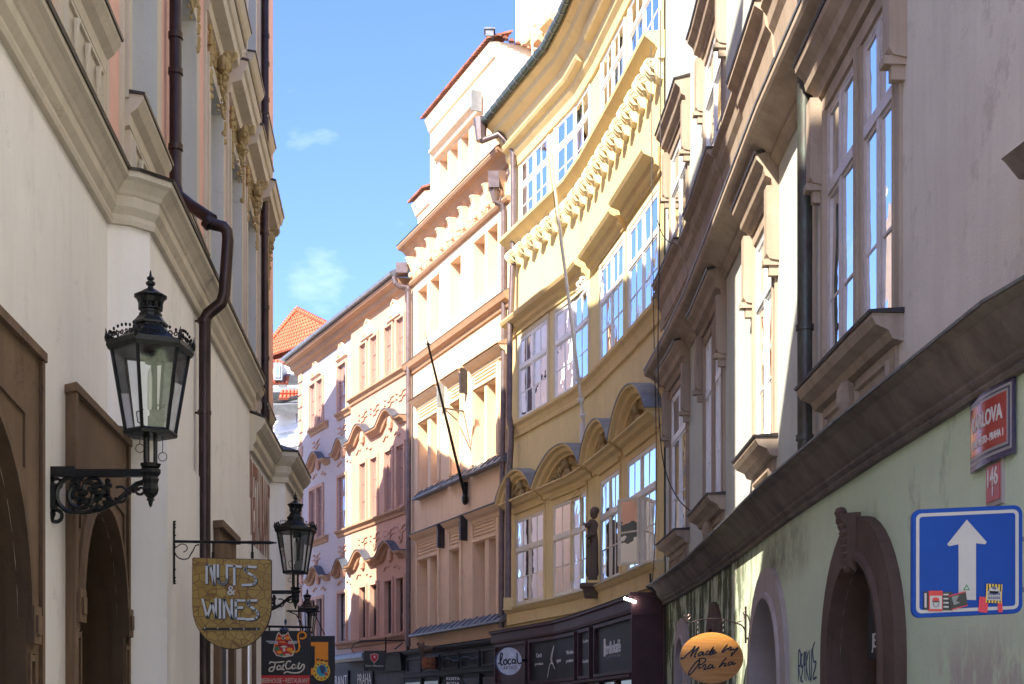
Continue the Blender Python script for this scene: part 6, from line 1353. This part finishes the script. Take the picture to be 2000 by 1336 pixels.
# ================================================================ MADE BY PRAHA oval
yw = 16.25
mp = thing('hanging_sign', 'oval pine board lettered Made by Praha on a curled iron bracket', 'sign', (WX(1390), yw, WZ(1285)))
T_ = -.04
m = MB(); m.prism([(WX(x), yw, WZ(y)) for x, y in E(1390, 1285, 62, 50, 40)], (0, .05, 0)); bd = m.build('board', 'pine', mp)
k = MB(); u = WX(1001) - WX(1000); s8 = 1 / 8.56
def cp(pts): return [((x * s8 + 1320 - 1320) * u, (156 - y * s8) * u) for x, y in pts]
gl_ = [[(95, 880), (90, 915), (125, 905), (200, 830), (270, 770), (320, 700), (290, 780), (240, 880), (300, 800), (385, 715), (340, 800), (310, 880), (340, 870)],
 [(450, 800), (410, 800), (375, 840), (385, 865), (430, 840), (460, 795), (450, 850), (490, 840)], [(560, 780), (520, 790), (500, 830), (520, 850), (560, 820), (630, 715), (580, 810), (575, 850), (610, 830)], [(615, 815), (650, 790), (640, 765), (610, 800), (625, 835), (690, 800)],
 [(865, 670), (810, 740), (770, 795), (790, 800), (850, 750), (880, 740), (870, 770)], [(880, 745), (915, 715), (925, 735), (905, 775), (950, 750)], [(960, 735), (965, 770), (1000, 750), (1045, 715)], [(1050, 735), (1000, 780), (950, 835), (920, 870), (950, 800)],
 [(380, 920), (440, 905), (495, 915), (490, 960), (440, 1000), (400, 1010)], [(400, 920), (380, 1000), (300, 1110), (225, 1185), (215, 1150), (260, 1070), (330, 980), (385, 935), (390, 1010), (385, 1070), (430, 1060)],
 [(440, 1060), (480, 1010), (500, 1040), (470, 1090), (530, 1080)], [(600, 1010), (560, 1020), (535, 1060), (550, 1080), (600, 1050), (620, 1010), (610, 1065), (660, 1050)], [(850, 890), (790, 960), (720, 1060), (780, 1000), (830, 990), (810, 1040), (850, 1020)], [(940, 960), (890, 975), (870, 1010), (890, 1025), (940, 990), (960, 960), (950, 1010), (1010, 985)]]
strokes(k, [cp(g_) for g_ in gl_], (WX(1320), yw - .001, WZ(1336)), X3, Z3, .015, .005); 
lt = k.build('lettering', 'letter_black', bd)
m = MB()
m.tube([Vector((WX(x), yw + .02, WZ(y))) for x, y in crom([(1347, 1206), (1344, 1204), (1347, 1200), (1349, 1205), (1344, 1210), (1338, 1208), (1337, 1201), (1342, 1214), (1352, 1215), (1365, 1211), (1390, 1208), (1412, 1209), (1430, 1214), (1445, 1219)], 4)], .009, 6)
m.tube([Vector((WX(x), yw + .02 , WZ(y))) for x, y in crom([(1440, 1217), (1450, 1222), (1456, 1232), (1457, 1245)], 4)], .009, 6); m.tube([Vector((WX(x), yw + .02, WZ(y))) for x, y in crom([(1440, 1215), (1449, 1212), (1455, 1203), (1452, 1196), (1458, 1190)], 4)], .007, 6)
m.tube([(WX(1457), yw + .02, WZ(1184)), (WX(1457), yw + .02, WZ(1256))], .012, 6); m.tube([(WX(1457), yw + .02, WZ(1200)), (WX(1457) + .08, yw + .3, WZ(1200))], .012, 6); m.tube([(WX(1457), yw + .02, WZ(1245)), (WX(1457) + .08, yw + .3, WZ(1245))], .012, 6)
ar_ = m.build('bracket_arm', 'pipe_dark', mp)
for px, py in ((1363, 1214), (1413, 1209)):
    n_ = 6
    for k in range(n_):
        z0, z1 = WZ(py) + (WZ(1240 if px > 1400 else 1243) - WZ(py)) * k / n_, WZ(py) + (WZ(1240 if px > 1400 else 1243) - WZ(py)) * (k + 1) / n_
        m = MB(); c_ = Vector((WX(px), yw + .02, (z0 + z1) / 2)); ax_ = X3 if k % 2 else Y3; m.tube([c_ + ax_ * (.012 * math.cos(t * math.pi / 4)) + Z3 * ((z1 - z0) * .62 * math.sin(t * math.pi / 4)) for t in range(9)], .004, 5); m.build('chain_link', 'cast_iron', ar_)

# ================================================================ red street name plate and house number
sp_ = thing('street_name_plate', 'red enamel street plate lettered KARLOVA in white and navy border under the cornice', 'sign', RF.P(RF.at(1935), .02, 3.2))
s0, s1 = RF.at(1978, .03), RF.at(1892, .03); z1, z0 = RF.zat(1935, 757, .03), RF.zat(1935, 905, .03); ms = (s0 + s1) / 2
def bw(a): return .02 + .03 * math.cos((a - ms) / (s1 - s0) * math.pi)
def sheet(name, mat, a, b, c, d, off, par):
    m = MB(); n = 10; rs_ = []
    for i in range(n + 1):
        s = a + (b - a) * i / n; rs_.append([RF.P(s, bw(s) + off - .006, c), RF.P(s, bw(s) + off, c), RF.P(s, bw(s) + off, d), RF.P(s, bw(s) + off - .006, d)])
    m.loops(rs_, True); return m.build(name, mat, par)
nv = sheet('plate', 'enamel_blue', s0, s1, z0, z1, 0, sp_)
W_ = s1 - s0; H_ = z1 - z0
sheet('white_border', 'sign_white', s0 + .03, s1 - .03, z0 + .035, z1 - .035, .003, sp_); sheet('inner_line', 'enamel_blue', s0 + .045, s1 - .045, z0 + .05, z1 - .05, .006, sp_); sheet('border_line', 'sign_white', s0 + .058, s1 - .058, z0 + .063, z1 - .063, .009, sp_)
rdp = sheet('red_field', 'enamel_red', s0 + .072, s1 - .072, z0 + .078, z1 - .078, .012, sp_)
text('lettering', 'KARLOVA', 'letter_white', rdp, RF.P(ms, .086, z0 + H_ * .50), -RF.dir(ms), Z3, H_ * .20, W_ * .68, .002, bold=.02)
text('lettering', 'STARÉ MĚSTO - PRAHA 1', 'letter_white', rdp, RF.P(ms, .086, z0 + H_ * .27), -RF.dir(ms), Z3, H_ * .10, W_ * .70, .002, bold=.01)
for ch_ in rdp.children:
    for v in ch_.data.vertices:
        w_ = v.co + ORG[ch_.name]; s_ = ms + (w_ - RF.P(ms, 0, 0)).dot(RF.dir(ms)); v.co += RF.nrm(ms) * (bw(s_) + .0135 - .086)
hn = thing('house_number_plate', 'small faded red house number plate 146 below the street name', 'sign', RF.P(RF.at(1941), .02, 2.8))
s0, s1 = RF.at(1954, .02), RF.at(1928, .02); z1, z0 = RF.zat(1941, 908, .02), RF.zat(1941, 978, .02); ms = (s0 + s1) / 2
m = MB(); m.box(RF, s0 - .02, s1 + .02, 0, .02, z0 - .03, z1 + .02); q = m.build('plate', 'stone_pale', hn); m = MB(); m.box(RF, s0, s1, .02, .026, z0, z1); q = m.build('red_field', simple('faded_red', (.42, .05, .06), .3), hn)
text('lettering', '146', 'letter_white', q, RF.P(ms, .028, z0 + (z1 - z0) * .42), -RF.dir(ms), Z3, .11, (s1 - s0) * .75, .002); text('lettering', '1', 'letter_white', q, RF.P(ms, .028, z0 + (z1 - z0) * .14), -RF.dir(ms), Z3, .055, None, .002)

# ================================================================ one-way sign
yw = 7.0
ow = thing('one_way_sign', 'square blue one-way traffic sign with white arrow and stickers', 'traffic sign', (WX(1889), yw, WZ(1095)))
def rr(x0, y0, x1, y1, r, dy=0):
    P_ = []
    for cx_, cy_, a0 in ((x1 - r, y0 + r, -90), (x1 - r, y1 - r, 0), (x0 + r, y1 - r, 90), (x0 + r, y0 + r, 180)):
        for i in range(7): a = math.radians(a0 + 15 * i); P_.append((cx_ + r * math.cos(a), cy_ + r * math.sin(a)))
    return [(x, y - (x - 1889) * .045) for x, y in P_]
def sheetp(name, mat, pts, off, t, par): m = MB(); m.prism([(WX(x), yw - off, WZ(y)) for x, y in pts], (0, t, 0)); return m.build(name, mat, par)
bp = sheetp('panel', 'blue_sign', rr(1782, 992, 1996, 1201, 16), 0, .012, ow); sheetp('rim', 'blue_sign', rr(1780.5, 990.5, 1997.5, 1202.5, 17), -.004, .018, bp)
outer, inner = rr(1789, 999, 1989.5, 1194, 11), rr(1795.5, 1005.5, 1983, 1187.5, 6)
m = MB(); n_ = len(outer); b_ = len(m.v)
for i in range(n_):
    j = (i + 1) % n_; m.poly([(WX(outer[i][0]), yw - .002, WZ(outer[i][1])), (WX(outer[j][0]), yw - .002, WZ(outer[j][1])), (WX(inner[j][0]), yw - .002, WZ(inner[j][1])), (WX(inner[i][0]), yw - .002, WZ(inner[i][1]))])
m.build('white_border', 'sign_white', bp)
sheetp('arrow', 'sign_white', [(1888, 1015), (1927, 1059), (1924, 1063), (1906, 1061), (1906, 1172), (1872, 1171), (1872, 1063), (1853, 1067), (1850, 1063)], .003, .003, bp)
def stick(name, mat, x0, y0, x1, y1, off, rot=0, par=bp):
    cx_, cy_ = (x0 + x1) / 2, (y0 + y1) / 2; c, s = math.cos(rot), math.sin(rot)
    return sheetp(name, mat, [(cx_ + (x - cx_) * c - (y - cy_) * s, cy_ + (x - cx_) * s + (y - cy_) * c) for x, y in ((x0, y0), (x1, y0), (x1, y1), (x0, y1))], off, .001, par)
q = stick('sticker', 'sign_white', 1876, 1137, 1899, 1161, .005, .03); sheetp('sticker_print', 'c_green', [(1880, 1153), (1887.5, 1141), (1894, 1153)], .006, .001, q); sheetp('sticker_print', 'sign_white', [(1884, 1151), (1887.5, 1145.5), (1890.5, 1151)], .0075, .001, q)
q = stick('sticker', 'sign_black', 1803, 1156, 1860, 1192, .005, 0.02); stick('sticker_print', 'sign_white', 1805, 1159, 1809, 1187, .007, 0, q)
for k in range(4): stick('sticker_print', 'sign_white', 1842, 1160 + 8 * k, 1852, 1163 + 8 * k, .007, 0, q)
q = stick('sticker', 'sign_red', 1813, 1154, 1840, 1194, .009, 0); w_ = stick('sticker_print', 'sign_white', 1815, 1164, 1838.5, 1190, .011, 0, q); sheetp('sticker_print', 'sign_red', E(1826.5, 1172, 7, 5, 12), .013, .001, q); sheetp('sticker_print', 'letter_black', E(1826.5, 1175.5, 7.5, 1.6, 12), .015, .001, q)
m = MB(); m.tube([Vector((WX(x), yw - .016, WZ(y))) for x, y in arc(1826.5, 1178, 5.5, 8, 0, 180, 8)], .0012, 4); m.build('sticker_print', 'letter_black', q)
q = sheetp('sticker', 'sign_black', [(1851, 1164), (1885, 1155), (1889, 1183), (1857, 1192)], .010, .001, bp); sheetp('sticker_print', 'sheet_grey', [(1857, 1166), (1872, 1163), (1866, 1174), (1874, 1178), (1862, 1182)], .012, .001, q); sheetp('sticker_print', 'sign_pink_red', [(1851, 1164), (1884, 1155), (1884.5, 1157), (1851.5, 1166)], .012, .001, q); sheetp('sticker_print', 'sign_pink_red', [(1857, 1190), (1889, 1181.5), (1889, 1183.5), (1857, 1192)], .012, .001, q)
q = stick('sticker', 'c_yellow', 1925, 1141, 1956, 1178, .008, .04)
for k in range(5): stick('sticker_print', 'letter_black', 1927.5 + 6 * k, 1141, 1930 + 6 * k, 1178, .010, .04, q)
sheetp('sticker_print', 'sign_white', E(1940, 1154, 10, 8, 14), .012, .001, q); stick('sticker_print', 'sign_white', 1927, 1155, 1953, 1173, .012, .05, q)
for k in range(2):
    for j in range(6): stick('sticker_print', 'c_navy', 1929 + 3.9 * j, 1158 + 7.5 * k, 1931.3 + 3.9 * j, 1163 + 7.5 * k, .014, .05, q)
stick('sticker_print', 'c_navy', 1936, 1147, 1944, 1151, .014, .3, q)
stick('sticker', 'sign_pink_red', 1911, 1166, 1929, 1196, .006, .08); stick('sticker', 'sign_pink_red', 1948, 1172, 1957, 1196, .0065, -.06)
m = MB(); m.tube([(WX(1889), yw + .05, WZ(1245)), (WX(1889), yw + .05, WZ(1000))], .03, 8); 
m = MB(); s_ = RF.at(1960); e = RF.P(RF.y2s(7.3), 0, WZ(1060)); 
for py in (1050, 1150): m.tube([(WX(1870), yw + .03, WZ(py)), (WX(1985), yw + .03, WZ(py)), (e.x + .05, e.y, WZ(py))], .014, 6)
m.build('wall_bracket', 'sheet_grey', ow)

# ================================================================ flagpoles
fp = thing('flagpole', 'dark thin flagpole slanting from the front of the peach house', 'flagpole', CF.P(CF.at(908, .1), .1, CF.zat(908, 975, .1)))
b_ = Vector(fp.location); 
y1 = b_.y - 1.9; tip = Vector((xx(836, y1), y1, zz(672, y1)))
m = MB(); m.tube([b_ + Vector((0, 0, .1)), tip], [.045, .028], 8); m.tube([tip, tip + (tip - b_).normalized() * .35], [.015, .004], 5); m.blob(tip, (.05, .05, .05), 6); m.build('pole', 'cast_iron', fp)
m = MB(); m.blob(b_, (.09, .14, .16), 8); m.tube([b_ + Z3 * .05, b_ + Vector((.02, -.02, .45))], .07, 8); m.build('base_socket', 'cast_iron', fp)
m = MB(); mid = b_.lerp(tip, .60); cw = CF.P(CF.at(905, 0), 0, mid.z + .25); m.tube([mid, cw], .025, 6); m.tube([mid, CF.P(CF.at(893, 0), 0, mid.z + .1)], .02, 6); m.build('stay', 'cast_iron', fp)
wpo = thing('flagpole', 'white slanting flagpole in front of the yellow house', 'flagpole', YF.P(YF.at(1151), .1, YF.zat(1150, 842)))
b_ = Vector(wpo.location); y1 = b_.y - 2.6; tip = Vector((xx(1076, y1), y1, zz(300, y1)))
m = MB(); m.tube([b_, tip], [.040, .026], 8); m.build('pole', 'pole_white', wpo); m = MB(); m.tube([b_ + Vector((-.06, -.03, .15)), b_ + Vector((-.06, 0, -.25))], .05, 7)
for t in (.06, .12, .2): c_ = b_.lerp(tip, t); m.tube([c_ - (tip - b_).normalized() * .03, c_ + (tip - b_).normalized() * .03], .07, 8)
m.build('pole_fitting', 'pole_white', wpo)
pts = [b_ + Vector((.02, -.02, .3))] ; m = MB(); m.tube([b_ + Vector((-.05, -.04, .5)), tip + Vector((-.06, 0, 0))], .006, 4); m.build('halyard', 'wire', wpo)
# iron hanging ornament beside the corner
io = thing('iron_hanger', 'white painted wrought-iron sign hanger with scrolls at the corner of the yellow house', 'bracket', YF.P(YF.at(1153), 0, YF.zat(1150, 600)))
m = MB(); y_ = 29.9
for px, py, r in ((1142, 560, .1), (1132, 556, .08), (1148, 548, .07), (1138, 546, .07), (1150, 575, .06), (1128, 568, .06)): scroll(m, (xx(px, y_), y_, zz(py, y_)), X3, Z3, r, 1.6, .014, px, 1, 16)
m.tube([(xx(1156, y_), y_, zz(540, y_)), (xx(1154, y_), y_, zz(660, y_))], .02, 6)
for k in range(9): scroll(m, (xx(1155, y_), y_ + .05, zz(570 + 11 * k, y_)), X3, Z3, .05, 1.2, .012, k, 1, 10)
m.build('scrollwork', 'pole_white', io)

# ================================================================ saint statue in the corner niche
yS = 28.75; xS = xx(1156, yS)
sx = lambda px: xx(px, yS); sz = lambda py: zz(py, yS)
st = thing('corner_statue', 'dark stone saint statue on a bracket at the inner corner of the yellow house', 'statue', (xS, yS, sz(1140)))
P_ = lambda px, py, dy=0.0: (sx(px), yS + dy, sz(py))
SR = 0.95
V_ = [(P_(1156, 1060), .15, 1), (P_(1157, 1085), .14, 1), (P_(1156, 1110), .15, 1), (P_(1157, 1132), .17, 1), (P_(1157, 1040), .13, 1), (P_(1157, 1022), .12, 1), (P_(1159, 1014), .06, 1),
      (P_(1152, 1025, -.05), .07, 1), (P_(1146, 1029, -.12), .06, 1), (P_(1143, 1027, -.2), .05, 1), (P_(1163, 1026), .07, 1), (P_(1160, 1045, -.10), .055, 1), (P_(1148, 1048, -.18), .05, 1),
      (P_(1152, 1062, -.08), .08, 1), (P_(1147, 1060, -.14), .06, 1)]
Ed = [(0, 1), (1, 2), (2, 3), (0, 4), (4, 5), (5, 6), (5, 7), (7, 8), (8, 9), (5, 10), (10, 11), (11, 12), (0, 13), (13, 14)]
me_ok = True
def build_fig():
    me = bpy.data.meshes.new('t')
    me.from_pydata([tuple(Vector(v[0]) - ORG[st.name]) for v in V_], Ed, []); o = bpy.data.objects.new('t', me); COL.objects.link(o)
    o.modifiers.new('skin', 'SKIN')
    if not me.skin_vertices:
        bpy.context.view_layer.objects.active = o
        with bpy.context.temp_override(object=o, active_object=o): bpy.ops.mesh.customdata_skin_add()
    for i, v in enumerate(V_): me.skin_vertices[0].data[i].radius = (v[1] * SR, v[1] * SR)
    me.skin_vertices[0].data[0].use_root = True
    s_ = o.modifiers.new('sub', 'SUBSURF'); s_.levels = 2; s_.render_levels = 2
    dg = bpy.context.evaluated_depsgraph_get(); m2 = bpy.data.meshes.new_from_object(o.evaluated_get(dg)); bpy.data.objects.remove(o)
    m2.name = 'robed_figure'; m2.materials.clear(); m2.materials.append(M['statue'])
    for p in m2.polygons: p.use_smooth = True
    n_ = bpy.data.objects.new('robed_figure', m2); COL.objects.link(n_); n_.parent = st; ORG[n_.name] = ORG[st.name]
build_fig()
m = MB(); m.blob(P_(1160, 1003, -.02), (.085, .10, .12), 10); m.blob(P_(1157.5, 1004, -.11), (.02, .035, .025), 6); m.blob(P_(1160, 1010, -.07), (.05, .05, .05), 8); m.blob(P_(1161.5, 998, .0), (.10, .11, .09), 9); m.build('head', 'statue', st, smooth=True)
m = MB()
for k in range(8): a = k * .8; m.tube([P_(1152 + k * 1.4, 1062, -.12), P_(1151 + k * 1.6, 1095, -.15 + .02 * (k % 2)), P_(1150 + k * 1.9, 1134, -.16)], [.02, .035, .03], 6)
m.build('robe_folds', 'statue', st, smooth=True)
for px, py in ((1142, 1026), (1147, 1049)):
    for k in range(5): m = MB(); c_ = Vector(P_(px, py, -.2)); e_ = c_ + Vector((-.05 + .004 * k, -.01, -.03 + .016 * k)); m.tube([c_, (c_ + e_) / 2 + Vector((0, -.008, .004)), e_], [.013, .011, .007], 5); m.build('finger', 'statue', st)
m = MB(); c_ = Vector(P_(1156, 1145)); m.loops([[c_ + Vector((w1 * a_, w1 * b_ * .8, h_)) for a_, b_ in ((-1, -1), (1, -1), (1, 1), (-1, 1))] for w1, h_ in ((.14, -.24), (.18, -.06), (.24, -.02), (.24, .04), (.2, .06))], True); m.build('pedestal', 'statue', st)

# ================================================================ cables
cb = thing('overhead_cables', 'thin black cables hanging down the joint between yellow and green houses', 'cable', (2.4, 24.5, 3))
for pts, r in (([(1271, 90), (1273, 330), (1277, 640), (1282, 900), (1278, 1080), (1272, 1150)], .008), ([(1290, 20), (1289, 400), (1285, 700), (1290, 860), (1303, 930), (1325, 975), (1348, 998)], .009), ([(1284, 430), (1295, 460), (1312, 475), (1325, 465), (1332, 440)], .007), ([(1270, 1120), (1272, 1148), (1282, 1157)], .02)):
    y_ = 24.0 if pts[-1][0] < 1300 else 21.5
    m = MB(); m.tube([Vector((xx(a, y_), y_, zz(b, y_))) for a, b in crom(pts, 6)], r, 5); m.build('cable', 'wire', cb)
